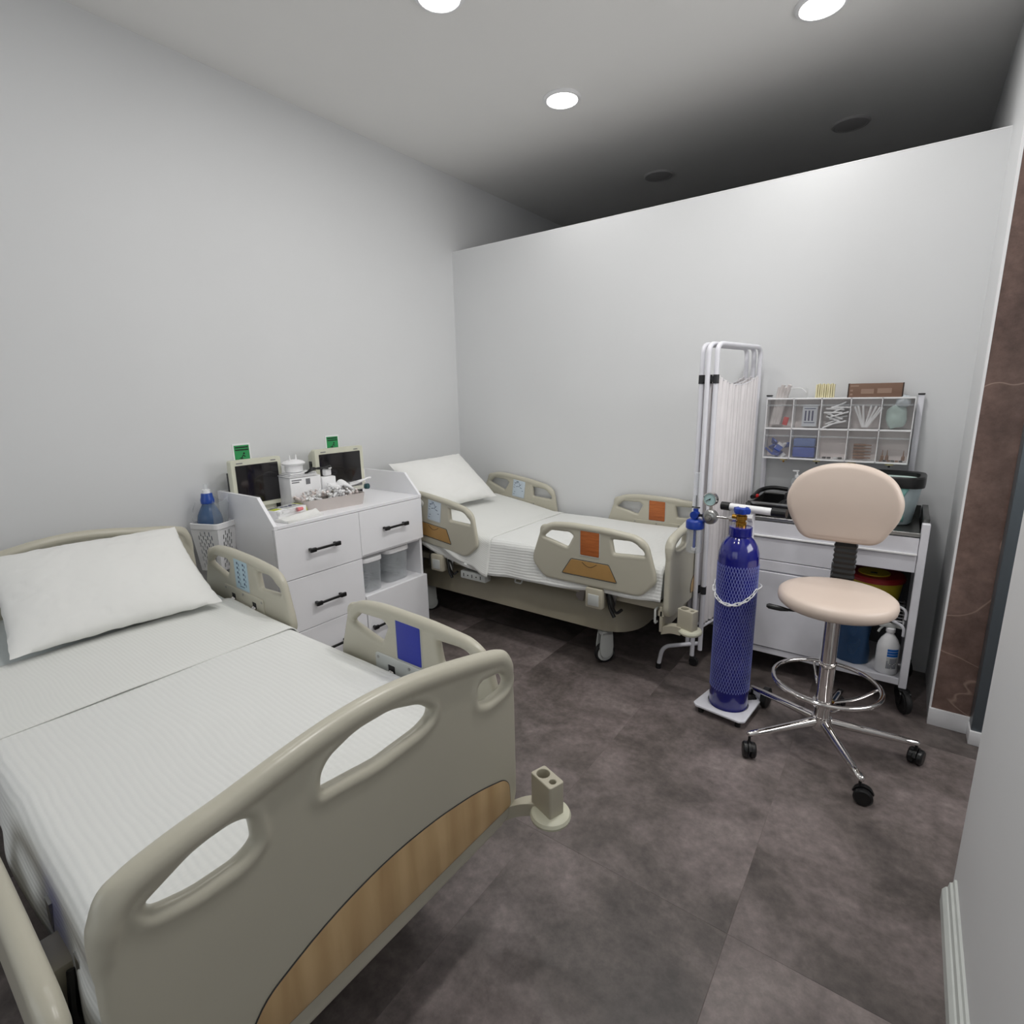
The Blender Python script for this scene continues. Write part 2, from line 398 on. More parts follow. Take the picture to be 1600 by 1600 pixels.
bm = B(); cyl(bm, (-.05, 0, .02), (-.05, -.07, -.01), .022, 16); obj('lens_body', bm, BLACK, t)
bm = B(); addb(bm, .0, .03, -.02, .01, .07, .205, .004); obj('hanger', bm, UNLIT, t)

# ================================================================== BEDS
# local frame: x=0 outer face of footboard, bed goes to -x; y across (-y towards the camera side); z up
def to_u(y): return y*.97-.61
def to_v(z): return 1.55-(1.55-z)*.97
HW = .492
top = [(-.482, .845), (-.462, .885), (-.36, .905), (-.30, .912), (-.20, .93), (-.10, .944), (0, .950), (.10, .944), (.20, .928), (.30, .908), (.38, .890), (.462, .868), (.484, .83)]
FB_out = [(-HW, .40), (-.489, .70)]+top+[(.491, .70), (HW, .40), (.468, .355), (.42, .335), (-.42, .335), (-.468, .355)]
FB_out = fillet(FB_out, .03, 3)
FB_h = [fillet([(-.425, .835), (-.41, .795), (-.36, .785), (-.28, .782), (-.247, .80), (-.250, .862), (-.285, .874), (-.34, .866)], .02, 4),
        fillet([(-.125, .805), (-.122, .858), (-.095, .888), (-.03, .905), (.06, .900), (.135, .880), (.178, .845), (.170, .812), (.13, .797), (.0, .797)], .022, 4),
        fillet([(.332, .765), (.330, .815), (.352, .832), (.43, .818), (.458, .795), (.462, .765), (.44, .750), (.37, .748)], .016, 4)]
T_FB = MX((0, 1, 0), (0, 0, 1), (1, 0, 0), (-.018, 0, 0))
def footboard_mesh():
    bm = plate(FB_out, FB_h, .030, .012, T_FB)
    # moulded rail along the top and the lips around the hand holes
    rim = [(-.018, u*.975, v-.020) for u, v in [(-.489, .66), (-.486, .80)]+top[1:-1]+[(.486, .80), (.489, .66)]]
    rim = fillet3(rim, .05, 5)
    n = len(rim); tube(bm, rim, .024, 12, rr=[.010+.015*min(1, min(i, n-1-i)/6) for i in range(n)])
    for h in FB_h:
        low = [p for p in h if p[1] < sum(q[1] for q in h)/len(h)+.02]
        cu_ = sum(q[0] for q in h)/len(h); cv = sum(q[1] for q in h)/len(h)
        ring = []
        for p in h:
            d = V((p[0]-cu_, p[1]-cv)); q = V((p[0], p[1]))+d.normalized()*.013; ring.append((-.018, q.x, q.y))
        tube(bm, ring, .0195, 10, closed=True)
    return remesh(bm, .0042, 6)
_fb = obj('tmp', footboard_mesh(), BEIGE, ang=60); FBM = _fb.data; bpy.data.objects.remove(_fb); FBM.name = 'footboard'
RW = .375
RAIL_out = fillet([(-.295, 0), (-.375, .085), (-.372, .13), (-.315, .295), (-.26, .332), (-.14, .342), (.10, .338), (.27, .325), (.325, .29), (.372, .13), (.375, .09), (.295, 0)], .035, 4)
RAIL_h = [fillet([(-.302, .236), (-.298, .296), (-.13, .300), (-.095, .276), (-.138, .198)], .016, 4),
          fillet([(.138, .203), (.118, .298), (.26, .296), (.305, .268), (.318, .216)], .016, 4)]
def rail_mesh():
    T = MX((1, 0, 0), (0, 0, 1), (0, -1, 0), (0, 0, 0))
    bm = plate(RAIL_out, RAIL_h, .030, .012, T)
    rim = [(u*.962, 0, v-.016) for u, v in [(-.36, .155), (-.318, .282), (-.26, .330), (-.14, .342), (.10, .338), (.27, .323), (.32, .285), (.36, .155)]]
    rim = fillet3(rim, .05, 5); n = len(rim)
    tube(bm, rim, .02, 12, rr=[.008+.0135*min(1, min(i, n-1-i)/5) for i in range(n)])
    for h in RAIL_h:
        cu_ = sum(q[0] for q in h)/len(h); cv = sum(q[1] for q in h)/len(h)
        tube(bm, [(p[0]+.010*(V((p[0]-cu_, p[1]-cv)).normalized().x), 0, p[1]+.010*(V((p[0]-cu_, p[1]-cv)).normalized().y)) for p in h], .0165, 10, closed=True)
    return remesh(bm, .0042, 6)
_r = obj('tmp', rail_mesh(), BEIGE, ang=60); RAILM = _r.data; bpy.data.objects.remove(_r); RAILM.name = 'side_rail'
WOODM = None
def caster(parent, x, y, r=.062, top_z=.2, rot=.3, size=1.0):
    c = bpy.data.objects.new('caster', None); C.objects.link(c); c.parent = parent; c.location = (x, y, 0); c.rotation_euler = (0, 0, rot)
    bm = B(); lathe(bm, [(.0, -.016), (r*.62, -.016), (r*.80, -.014), (r*.80, .014), (r*.62, .016), (0, .016)], 28, (0, 0, r), Matrix.Rotation(pi/2, 4, 'X')); obj('wheel', bm, GREYPL, c)
    bm = B(); lathe(bm, [(r*.80, -.014), (r*.97, -.013), (r, -.007), (r, .007), (r*.97, .013), (r*.80, .014), (r*.80, -.014)], 28, (0, 0, r), Matrix.Rotation(pi/2, 4, 'X')); obj('tyre', bm, RUBBER, c)
    bm = B(); loft(bm, [[V((sx, yy, sz)) for sx, sz in fillet([(-r*.5, r*.7), (r*.3, r*.6), (r*.7, r*1.4), (r*.6, top_z-.01), (-r*.5, top_z-.01), (-r*.7, r*1.6)], .02, 3)] for yy in (-.028, -.018)])
    loft(bm, [[V((sx, yy, sz)) for sx, sz in fillet([(-r*.5, r*.7), (r*.3, r*.6), (r*.7, r*1.4), (r*.6, top_z-.01), (-r*.5, top_z-.01), (-r*.7, r*1.6)], .02, 3)] for yy in (.018, .028)])
    addb(bm, -r*.5, r*.6, -.028, .028, top_z-.03, top_z-.008, .004); cyl(bm, (0, 0, top_z-.02), (0, 0, top_z+.03), .014, 14)
    obj('fork', bm, GREYPL, c); return c
def make_bed(loc, rz, label, tilt, raise_, head_L, foot_in, foot_out, head_in, tilt_rail, foot_x, near_foot_x, head_x, dz, fb_sz, fb_oz, wood_sy, hb_off, near_drop):
    t = thing('hospital_bed', label, 'bed', loc, rz, None)
    # --- deck frame
    bm = B()
    addb(bm, -2.10, -.045, -.44, -.40, .435, .475, .006); addb(bm, -2.10, -.045, .40, .44, .435, .475, .006)
    for x in (-2.08, -1.6, -1.1, -.6, -.06): addb(bm, x-.02, x+.02, -.42, .42, .437, .473, .004)
    addb(bm, -.055, -.037, -.47, .47, .33, .47, .005)
    addb(bm, -2.12, -2.10, -.46, .46, .40, .55, .005)
    obj('bed_frame', bm, BEIGE2, t)
    # --- mattress (folds at the hinge)
    hx = -1.25
    def top_at(x):
        if x > hx: return .655
        return .655+(hx-x)*math.tan(tilt)
    bm = B(); rings = []
    xs = [-.05, -.06, -.09]+[-.2-.1*i for i in range(19)]+[-2.05, -2.07]
    for i, x in enumerate(xs):
        e = .0 if i not in (0, len(xs)-1) else .02
        zt = top_at(x)-e; zb = zt-.165+2*e; ww = .445-e
        if x < hx-.02: pass
        rings.append([V((x, q[0], q[1])) for q in fillet([(-ww, zb), (ww, zb), (ww, zt), (-ww, zt)], .03, 4)])
    loft(bm, rings); obj('mattress', bm, SHEET, t, ang=50)
    bm = B()
    loft(bm, [[V((x, y, z)) for y, z in ((-.43, top_at(x)-.185), (.43, top_at(x)-.185), (.43, top_at(x)-.168), (-.43, top_at(x)-.168))] for x in (-.08, hx, -2.06)])
    obj('backrest_deck', bm, DARK, t)
    # --- boards
    fb = obj('footboard', FBM, None, t); fb.location = (0, 0, fb_oz); fb.scale = (1, 1, fb_sz)
    WP = fillet([(-.30, .395), (-.312, .44), (-.275, .49), (-.15, .535), (0, .558), (.16, .552), (.32, .522), (.425, .487), (.448, .46), (.452, .385)], [.012, .03, .03, .1, .1, .1, .1, .02, .02, .012], 4)
    bm = plate(WP, [], .004, .0012, MX((0, 1, 0), (0, 0, 1), (1, 0, 0), (-.0015, 0, 0)))
    wp = obj('wood_panel', bm, WOOD, fb); wp.scale = (1, wood_sy, 1); wp['label'] = 'light oak laminate panel with a curved top'
    gr = [V((-.0012, p[0], p[1])) for p in WP]
    bm = B(); tube(bm, gr, .0016, 5, closed=True); pg = obj('panel_groove', bm, DARK, fb); pg.scale = (1, wood_sy, 1)
    hb = obj('headboard', FBM, None, t, (-head_L, hb_off[0], hb_off[1])); hb.rotation_euler = (0, 0, pi)
    bm = B(); addb(bm, -.062, -.030, -.47, .46, .300+fb_oz, .345+fb_oz*.5, .008, 2); obj('end_bar', bm, BEIGE2, t)
    # --- bumpers on the corners
    for sx, X in ((1, 0), (-1, -head_L)):
        for sy in (-1, 1):
            if sx < 0: continue
            bp_ = bpy.data.objects.new('corner_bumper', None); C.objects.link(bp_); bp_.parent = t; bp_.location = (X, sy*.5, 0)
            y0 = 0
            bm = B(); 
            pts = fillet3([(-.045, -sy*.06, .335), (.02, -sy*.02, .375), (.075, sy*.004, .385)], .04, 5)
            rings = []
            for i_, p in enumerate(pts):
                rings.append([p+V((0, a*.022, b)) for a, b in ((-1, -.02), (1, -.02), (1, .02), (-1, .02))])
            loft(bm, rings); obj('bracket_arm', bm, BEIGE2, bp_, ang=30)
            po = rr_poly(.088, .052, .008, 3); h1 = [(.018+.019*cos(a*pi/8), .019*sin(a*pi/8)) for a in range(16)]; h2 = [(-.024+.010*cos(a*pi/6), .010*sin(a*pi/6)) for a in range(12)]
            bm = plate(po, [h1, h2], .105, .003, MX((-.95, .30, 0), (-.30, -.95, 0), (0, 0, 1), (.098, -sy*.005, .445)))
            obj('socket_block', bm, BEIGE2, bp_, ang=40)
            bm = B(); box(bm, (.098, -sy*.005, .41), (.05, .03, .01), .002); obj('socket_floor', bm, DARK, bp_)
            bm = B(); lathe(bm, [(0, -.006), (.045, -.008), (.056, 0), (.058, .008), (.054, .016), (.044, .021), (.0, .023)], 36, (.112, -sy*.01, .378)); obj('roller_disc', bm, mat('bumper_cream', (206, 205, 184), .45), bp_)
    # --- side rails
    for (cx_, z0, tl, inl, outl) in ((foot_x, .505+dz, 0, foot_in, foot_out), (head_x, .505+raise_, tilt_rail, head_in, None)):
        for sy in (-1, 1):
            cx = near_foot_x if (sy < 0 and tl == 0) else cx_
            zz0 = z0-near_drop if sy < 0 else z0
            q = obj('side_rail', RAILM, None, t, (cx, sy*.482-(.042 if near_drop and sy < 0 else 0), zz0)); q.rotation_euler = (0, tl, 0)
            if True:
                for side in (-1, 1):   # -1: outside, +1: inside (towards the mattress), as y sign relative to rail
                    yy = .0155*(-sy)*side*(1)
                    inside = side == 1
                    if near_drop and sy < 0 and not inside: continue
                    ax = (1, 0, 0) if yy < 0 else (-1, 0, 0)
                    nrm = (0, -1, 0) if yy < 0 else (0, 1, 0)
                    lm = inl if inside else (outl or inl)
                    pm = {'blue': BLUE_L, 'orange': ORANGE, 'pale': PALE_L, 'diagram': WHITE_L}[lm]
                    bm = plate(rr_poly(.112, .142, .005, 2, (0, .247)), [], .003, .001, MX(ax, (0, 0, 1), nrm, (0, yy, 0)))
                    L_ = obj('label_panel', bm, pm, q)
                    L_['label'] = {'blue': 'plain deep blue panel', 'orange': 'orange wood-look panel', 'pale': 'pale blue label with small symbols', 'diagram': 'pale label with printed diagram'}[lm]
                    bm = B(); tube(bm, [V((p[0], yy, p[1])) for p in rr_poly(.118, .148, .006, 2, (0, .247))], .002, 5, closed=True); obj('label_border', bm, GREYPL, q)
                    if lm in ('pale', 'diagram'):
                        bm = B(); rnd = random.Random(3)
                        sgn = -1 if yy < 0 else 1
                        if lm == 'pale':
                            for a in range(2):
                                for b_ in range(5): box(bm, ((-.028+.05*a), yy+sgn*.0018, .295-.022*b_), (.009, .0008, .010), 0); box(bm, ((-.015+.05*a), yy+sgn*.0018, .289-.022*b_), (.003, .0008, .012), 0)
                            box(bm, (0, yy+sgn*.0018, .19), (.04, .0008, .003), 0)
                        else:
                            for k in range(5): box(bm, (rnd.uniform(-.03, .03), yy+sgn*.0018, .21+rnd.uniform(0, .09)), (.022, .0008, .0035), 0, M=Matrix.Rotation(rnd.uniform(-1, 1), 4, 'Y'))
                            for k in range(6): box(bm, (rnd.choice((-.04, .035))+rnd.uniform(-.005, .005), yy+sgn*.0018, .195+.018*k), (.012, .0008, .003), 0)
                            tube(bm, [V((-.02+.04*a_/6, yy+sgn*.0016, .285+.012*sin(a_))) for a_ in range(7)], .0012, 4)
                        obj('label_print', bm, NAVY, q)
                    if not inside:
                        bm = plate(fillet([(-.17, .055), (.16, .055), (.112, .142), (-.112, .142)], .008, 3), [], .004, .0015, MX(ax, (0, 0, 1), nrm, (0, yy, 0)))
                        w2 = obj('tan_inlay', bm, TAN, q); w2['label'] = 'tan trapezoid inlay with a curved handle mark'
                        sgn = -1 if yy < 0 else 1
                        bm = B(); tube(bm, [V((-.045+.09*k/8, yy+sgn*.002, .135-.022*sin(pi*k/8))) for k in range(9)], .0014, 5)
                        tube(bm, [V((p[0], yy+sgn*.0006, p[1])) for p in fillet([(-.174, .052), (.164, .052), (.114, .146), (-.114, .146)], .008, 3)], .0015, 5, closed=True)
                        obj('inlay_line', bm, DARK, q)
                    else:
                        bm = plate(rr_poly(.34, .10, .012, 3, (0, .12)), [rr_poly(.034, .030, .003, 2, (-.09, .125)), rr_poly(.034, .030, .003, 2, (.09, .125))], .008, .002, MX(ax, (0, 0, 1), nrm, (0, yy, 0)))
                        hp = obj('hinge_plate', bm, GREYPL if inl in ('blue',) else BEIGE, q)
                        sgn = -1 if yy < 0 else 1
                        for hx_ in (-.155, .0, .155): bm = B(); cyl(bm, (hx_, yy+sgn*.003, .155), (hx_, yy+sgn*.0055, .155), .0055, 12); obj('screw', bm, STEEL, q)
                        for hx_ in (-.09, .09):
                            bm = B(); cyl(bm, (hx_, yy+sgn*.002, .115), (hx_, yy+sgn*.016, .105), .012, 14); obj('pivot_pin', bm, CHROME, q)
                            bm = B(); box(bm, (hx_, yy+sgn*.001, .125), (.034, .002, .030)); obj('pivot_recess', bm, DARK, q)
            # carrier under the rail
            car = bpy.data.objects.new('rail_carrier', None); C.objects.link(car); car.parent = t; car.location = (cx, sy*.44, 0)
            bm = B(); box(bm, (.03, sy*.035, .445), (.105, .06, .115), .010); obj('latch_housing', bm, BEIGE2, car)
            bm = B(); box(bm, (.03, sy*.066, .437), (.066, .006, .066), .004); obj('latch_button', bm, GREYPL, car)
            for dx in (-.07, .12):
                bm = B(); loft(bm, [[V((dx+u, sy*.012+sy*k, z)) for u, z in ((-.016, .40), (.016, .40), (.024+.02, .56), (-.008+.02, .56))] for k in (0, .014)])
                obj('link_arm', bm, STEEL, car)
            bm = B(); tube(bm, fillet3([(.10, sy*.03, .50), (.13, sy*.045, .42), (.15, sy*.03, .37), (.18, sy*.02, .40)], .03, 4), .008, 7)
            tube(bm, fillet3([(.09, sy*.01, .47), (.11, sy*.03, .40), (.14, sy*.03, .35)], .03, 4), .010, 7); obj('cable', bm, BLACK, car)
    # --- base with cover, column and casters
    bm = B()
    out = []
    for z, g in ((.205, -.02), (.21, 0), (.30, -.012), (.37, -.045), (.405, -.085), (.41, -.11)):
        out.append([V((p[0], p[1], z)) for p in fillet([(-2.02-g, -.385-g), (-.24+g, -.385-g), (-.24+g, .385+g), (-2.02-g, .385+g)], .24, 8)])
    loft(bm, out); obj('base_cover', bm, mat('base_cover_beige', (164, 157, 138), .4), t, ang=40)
    bm = B()
    for x in (-1.7, -.62): addb(bm, x-.05, x+.05, -.12, .12, .40, .47, .008)
    obj('lift_column', bm, DARK, t)
    for x in (-1.83, -.42):
        for y in (-.345, .345): caster(t, x, y, .062, .205, .95 if y < 0 else .5)
    bm = B(); addb(bm, -1.40, -1.19, -.485, -.425, .372, .425, .008); cb = obj('control_box', bm, GREYPL, t)
    bm = B()
    for k in range(3): box(bm, (-1.37+.07*k, -.4855, .400), (.005, .002, .022))
    for k in range(2): box(bm, (-1.335+.07*k, -.4855, .400), (.008, .002, .008))
    obj('switch_mark', bm, BLACK, cb)
    bm = B(); tube(bm, fillet3([(-.98, -.445, .44), (-.98, -.455, .415), (-.93, -.455, .415), (-.93, -.445, .44)], .01, 3), .005, 7); obj('drainage_hook', bm, GREYPL, t)
    bm = B(); tube(bm, fillet3([(-.075, -.44, .45), (-.075, -.475, .45), (-.075, -.475, .375), (-.075, -.445, .375)], .01, 3), .006, 7); obj('cover_hook', bm, GREYPL, t)
    bm = B(); tube(bm, [(-.78, -.30, .46), (-.56, -.36, .40)], .016, 10); cyl(bm, (-.56, -.40, .40), (-.56, -.33, .40), .022, 14)
    addb(bm, -.80, -.76, -.34, -.26, .40, .47, .004); obj('lift_strut', bm, STEEL, t)
    return t, top_at

bed1, top1 = make_bed((-.815, .612, 0), rad(-1.0), 'beige hospital bed in the left foreground, footboard with light wood panel towards the camera', rad(3), .045, 2.12, 'blue', 'blue', 'pale', rad(1.5), -.415, -.445, -1.49, .02, 1, 0, 1, (.04, .04), .22)
bed2, top2 = make_bed((-.868, 2.985, 0), 0, 'beige hospital bed along the partition with orange wood-look side rail panels', rad(9), .055, 2.16, 'orange', 'orange', 'diagram', rad(7), -.445, -.445, -1.625, 0, .775, .145, .5, (0, -.012), 0)

# ------------------------------------------------------------------ bed covers
def cover(bed, top_at, x0, x1, near_hem, far_hem, name, m_, lift=.008, seed=0, nx=120, edge=.462, flare=.03):
    """sheet over the mattress: from x0 (foot) to x1 (head); hems are functions x->z"""
    bm = B(); uvl = bm.loops.layers.uv.new('UVMap'); rows = []; UV = {}
    for i in range(nx+1):
        x = x0+(x1-x0)*i/nx
        z = top_at(x)+lift
        pts = []
        nh, fh = near_hem(x), far_hem(x)
        r = .045
        na = 6
        ln = max(z-r-nh, .001); lf = max(z-r-fh, .001)
        for k in range(11, 0, -1): pts.append((-edge-flare*(k/11)**1.2, z-r-ln*k/11))
        for k in range(na+1): a = pi/2*k/na; pts.append((-edge+r-r*cos(a), z-r+r*sin(a)))
        for k in range(1, 40): pts.append((-edge+r+(2*edge-2*r)*k/40, z))
        for k in range(na+1): a = pi/2*k/na; pts.append((edge-r+r*sin(a), z-r+r*cos(a)))
        for k in range(1, 6): pts.append((edge, z-r-lf*k/5))
        row = []; s = 0; prev = None
        for (y, zz) in pts:
            if prev: s += math.hypot(y-prev[0], zz-prev[1])
            prev = (y, zz)
            n_ = noise.noise(V((x*3+seed, y*3, zz*3)))*.005+noise.noise(V((x*9+seed, y*9, zz*5)))*.0018
            hang = max(0, (z-r-zz)/.25) if y < 0 else 0
            wav = .012*hang*sin(x*17+seed+2*sin(x*5))
            v = bm.verts.new((x, y-wav-(.004*hang), zz+n_*.8 if hang == 0 else zz)); v.co.y += n_*hang*1.5
            UV[v] = (x, s); row.append(v)
        rows.append(row)
    for a, b in zip(rows, rows[1:]):
        for k in range(len(a)-1): bm.faces.new((a[k], b[k], b[k+1], a[k+1]))
    for f in bm.faces:
        for l in f.loops: l[uvl].uv = UV[l.vert]
    bmesh.ops.recalc_face_normals(bm, faces=bm.faces)
    if sum(f.normal.z for f in bm.faces) < 0: bmesh.ops.reverse_faces(bm, faces=bm.faces)
    o = obj(name, bm, m_, ang=80)
    md = o.modifiers.new('thick', 'SOLIDIFY'); md.thickness = .004; md.offset = -1
    return o
def place_like(o, bed): o.location = bed.location; o.rotation_euler = bed.rotation_euler
def nz1(x): return .006*sin(x*6)+.003*sin(x*17+1)
c1 = cover(bed1, top1, -.048, -1.54, lambda x: .46+nz1(x), lambda x: .56+nz1(x), 'bed_cover', COVER, .010, 1.0, edge=.458, flare=.012)
place_like(c1, bed1); tag(c1, 'white ribbed woven cover spread over the foreground bed', 'bed cover')
f1 = cover(bed1, top1, -1.06, -1.56, lambda x: .54+nz1(x+1), lambda x: .58+nz1(x), 'turned_back_edge', COVER_F, .015, 3.0, 30, edge=.463, flare=.012)
f1.parent = c1; f1.location = (0, 0, 0)
def interp(x, tab):
    for (a, p), (b, q) in zip(tab, tab[1:]):
        if b <= x <= a: f = (a-x)/(a-b); f = f*f*(3-2*f); return p+(q-p)*f
    return tab[0][1] if x > tab[0][0] else tab[-1][1]
HEM2 = [(0, .50), (-.35, .485), (-.72, .457), (-1.2, .440), (-1.45, .475), (-1.8, .56)]
c2 = cover(bed2, top2, -.048, -1.78, lambda x: interp(x, HEM2)+nz1(x)*.4, lambda x: .60, 'bed_cover', COVER, .010, 7.0, edge=.458, flare=.03)
place_like(c2, bed2); tag(c2, 'white waffle-woven cover hanging over the side of the far bed', 'bed cover')
f2 = cover(bed2, top2, -1.16, -1.80, lambda x: interp(x, [(-1.16, .425), (-1.3, .47), (-1.6, .56), (-1.9, .62)]), lambda x: .62, 'turned_back_edge', COVER_F, .015, 9.0, 40, edge=.463, flare=.032)
f2.parent = c2; f2.location = (0, 0, 0)

# ------------------------------------------------------------------ pillows
def pillow(w_, h_, th, M, label, seed, bend=0):
    bm = B(); n = 56; rows = {}
    for s in (1, -1):
        for i in range(n+1):
            for j in range(n+1):
                u = -1+2*i/n; v = -1+2*j/n
                if s == -1 and (i in (0, n) or j in (0, n)): rows[(s, i, j)] = rows[(1, i, j)]; continue
                e = max(0, (1-abs(u)**2.6))**.55*max(0, (1-abs(v)**2.6))**.55
                X = u*w_/2*(1-.045*(1-v*v)*abs(u)**3); Y = v*h_/2*(1-.07*(1-u*u)*abs(v)**3)
                wr = noise.noise(V((u*1.6+seed, v*1.4, s)))*.16+noise.noise(V((u*3+seed, v*2.2+s, 3)))*.05
                rg = abs(noise.noise(V((u*3.5+seed*2, v*3.5+u*2, s*2))))
                cr_ = noise.noise(V(((u+v)*1.1+seed*3, (u-v)*3.2, s+seed)))
                wr += -.05*max(0, 1-rg*7)*(.3+.7*abs(u)) - .11*max(0, 1-abs(cr_)*11)*(.25+.75*max(abs(u), abs(v))**2)
                ed = .004*noise.noise(V((u*8, v*8, seed)))
                rows[(s, i, j)] = bm.verts.new(M @ V((X+ed, Y+ed*1.2, s*th/2*e*(1+wr)+bend*(u*u)+.0015*noise.noise(V((u*6, v*6, seed+s))))))
    for s in (1, -1):
        for i in range(n):
            for j in range(n):
                q = [rows[(s, i, j)], rows[(s, i+1, j)], rows[(s, i+1, j+1)], rows[(s, i, j+1)]]
                if s == -1: q.reverse()
                bm.faces.new(q)
    o = obj('pillow', bm, FABRIC, ang=70)
    tag(o, label, 'pillow'); return o
def basis(c, xdir, ydir):
    x = V(xdir).normalized(); y = V(ydir); y = (y-x*y.dot(x)).normalized(); z = x.cross(y); return MX(x, y, z, c)
pillow(.67, .56, .15, basis((-2.55, .692, .838), (.11, 1, .0), (-.80, .09, .40)), 'white pillow leaning on the headboard of the foreground bed', 2.0)
pillow(.68, .50, .15, basis((-2.72, 2.87, .93), (.10, 1, .02), (-.74, .08, .56)), 'white pillow on the raised head end of the far bed', 5.3)

# ================================================================== DRAWER CABINET
cx0, cx1, cy0, cy1 = -3.07, -2.53, 1.41, 2.44
cab = thing('drawer_cabinet', 'white laminate cabinet with black bar handles between the two beds', 'cabinet', (cx1, (cy0+cy1)/2, 0))
def cl(x0, x1, y0, y1, z0, z1, r=.0015): 
    my = (cy0+cy1)/2; return boxb(x0-cx1, x1-cx1, y0-my, y1-my, z0, z1, r, 1)
ym = 1.935
for nm, a in (('left_side', cy0), ('right_side', cy1-.018)):
    bm = B(); prof = [(cx0, .0), (cx1-.020, .0), (cx1-.020, .894), (cx1, .894), (cx1, .914), (cx1-.13, 1.052), (cx0, 1.052)]
    my = (cy0+cy1)/2
    loft(bm, [[V((p[0]-cx1, y-my, p[1])) for p in prof] for y in (a, a+.018)]); obj('side_panel', bm, WHITEM, cab, ang=20)
bm = cl(cx0, cx1, cy0+.0185, cy1-.0185, .895, .913); obj('cabinet_top', bm, WHITEM, cab)
obj('back_panel', cl(cx0, cx0+.012, cy0+.018, cy1-.018, .05, 1.05), WHITEM, cab)
obj('divider', cl(cx0+.012, cx1-.022, ym-.009, ym+.009, .05, .895), WHITEM, cab)
obj('shelf', cl(cx0+.012, cx1-.002, ym+.009, cy1-.018, .352, .370), WHITEM, cab)
obj('shelf', cl(cx0+.012, cx1-.022, ym+.009, cy1-.018, .606, .622), WHITEM, cab)
obj('bottom_panel', cl(cx0, cx1-.022, cy0+.018, cy1-.018, .03, .05), WHITEM, cab)
obj('plinth', cl(cx0+.05, cx1-.05, cy0+.02, cy1-.02, 0, .03), WHITEM, cab)
def bar_handle(parent, y, z, L_=.185):
    my = (cy0+cy1)/2; bm = B()
    box(bm, (.034, y-my, z), (.012, L_*.76, .013), .003)
    for s in (-1, 1):
        box(bm, (.034, y-my+s*L_*.42, z), (.015, L_*.20, .024), .004); box(bm, (.016, y-my+s*L_*.42, z), (.034, .016, .014), .003)
    obj('handle', bm, BLACK, parent)
for (y0, y1, z0, z1, hy, hz, out) in ((cy0+.001, ym-.001, .612, .892, 1.675, .752, 0), (cy0+.001, ym-.001, .312, .608, 1.68, .447, 0), (cy0+.001, ym-.001, .035, .308, 1.68, .165, 0),
                             (ym+.001, cy1-.001, .624, .892, 2.19, .760, 0), (ym+.001, cy1+.006, .035, .368, 2.05, .165, .008)):
    d = obj('drawer', cl(cx1-.018, cx1+out, y0, y1, z0, z1), WHITEM, cab); bar_handle(d, hy, hz)

# clear lidded canisters in the niche
def canister(x, y, r, h, label):
    t = thing('canister', label, 'container', (x, y, .370), group=None)
    sq = lambda rr, z: [V((p[0], p[1], z)) for p in rr_poly(2*rr*1.0, 2*rr*.92, rr*.55, 6)]
    bm = B(); loft(bm, [sq(r*.82, 0), sq(r*.88, .004), sq(r*.96, h*.85), sq(r*.96, h*.86), sq(r*.93, h*.86), sq(r*.85, .008)], True, False); obj('body', bm, CLEAR, t, ang=50)
    bm = B(); loft(bm, [sq(r*.99, h*.84), sq(r*1.02, h*.85), sq(r*1.02, h*.93), sq(r*.98, h*.96), sq(r*.6, h*.97)]); obj('lid', bm, WHITEP, t, ang=40)
    bm = B()
    for k in range(3):
        M = Matrix.Translation((random.uniform(-.02, .02), random.uniform(-.02, .02), .035+.035*k)) @ Matrix.Rotation(random.uniform(-.5, .5), 4, 'X') @ Matrix.Rotation(random.uniform(0, 3), 4, 'Z')
        vs = [bm.verts.new(M @ V((r*.95*(i/4-.5)*1.2, r*.95*(j/4-.5)*1.2, .012*noise.noise(V((i*.7, j*.7, k+r*20)))*2))) for i in range(5) for j in range(5)]
        for i in range(4):
            for j in range(4): bm.faces.new((vs[i*5+j], vs[i*5+j+1], vs[i*5+j+6], vs[i*5+j+5]))
    obj('wrapped_supplies', bm, CLEARB, t)
canister(-2.635, 2.032, .085, .228, 'clear canister with white lid in the cabinet niche, the left one nearest the drawers')
canister(-2.68, 2.255, .112, .232, 'larger clear canister with white lid at the right of the cabinet niche')

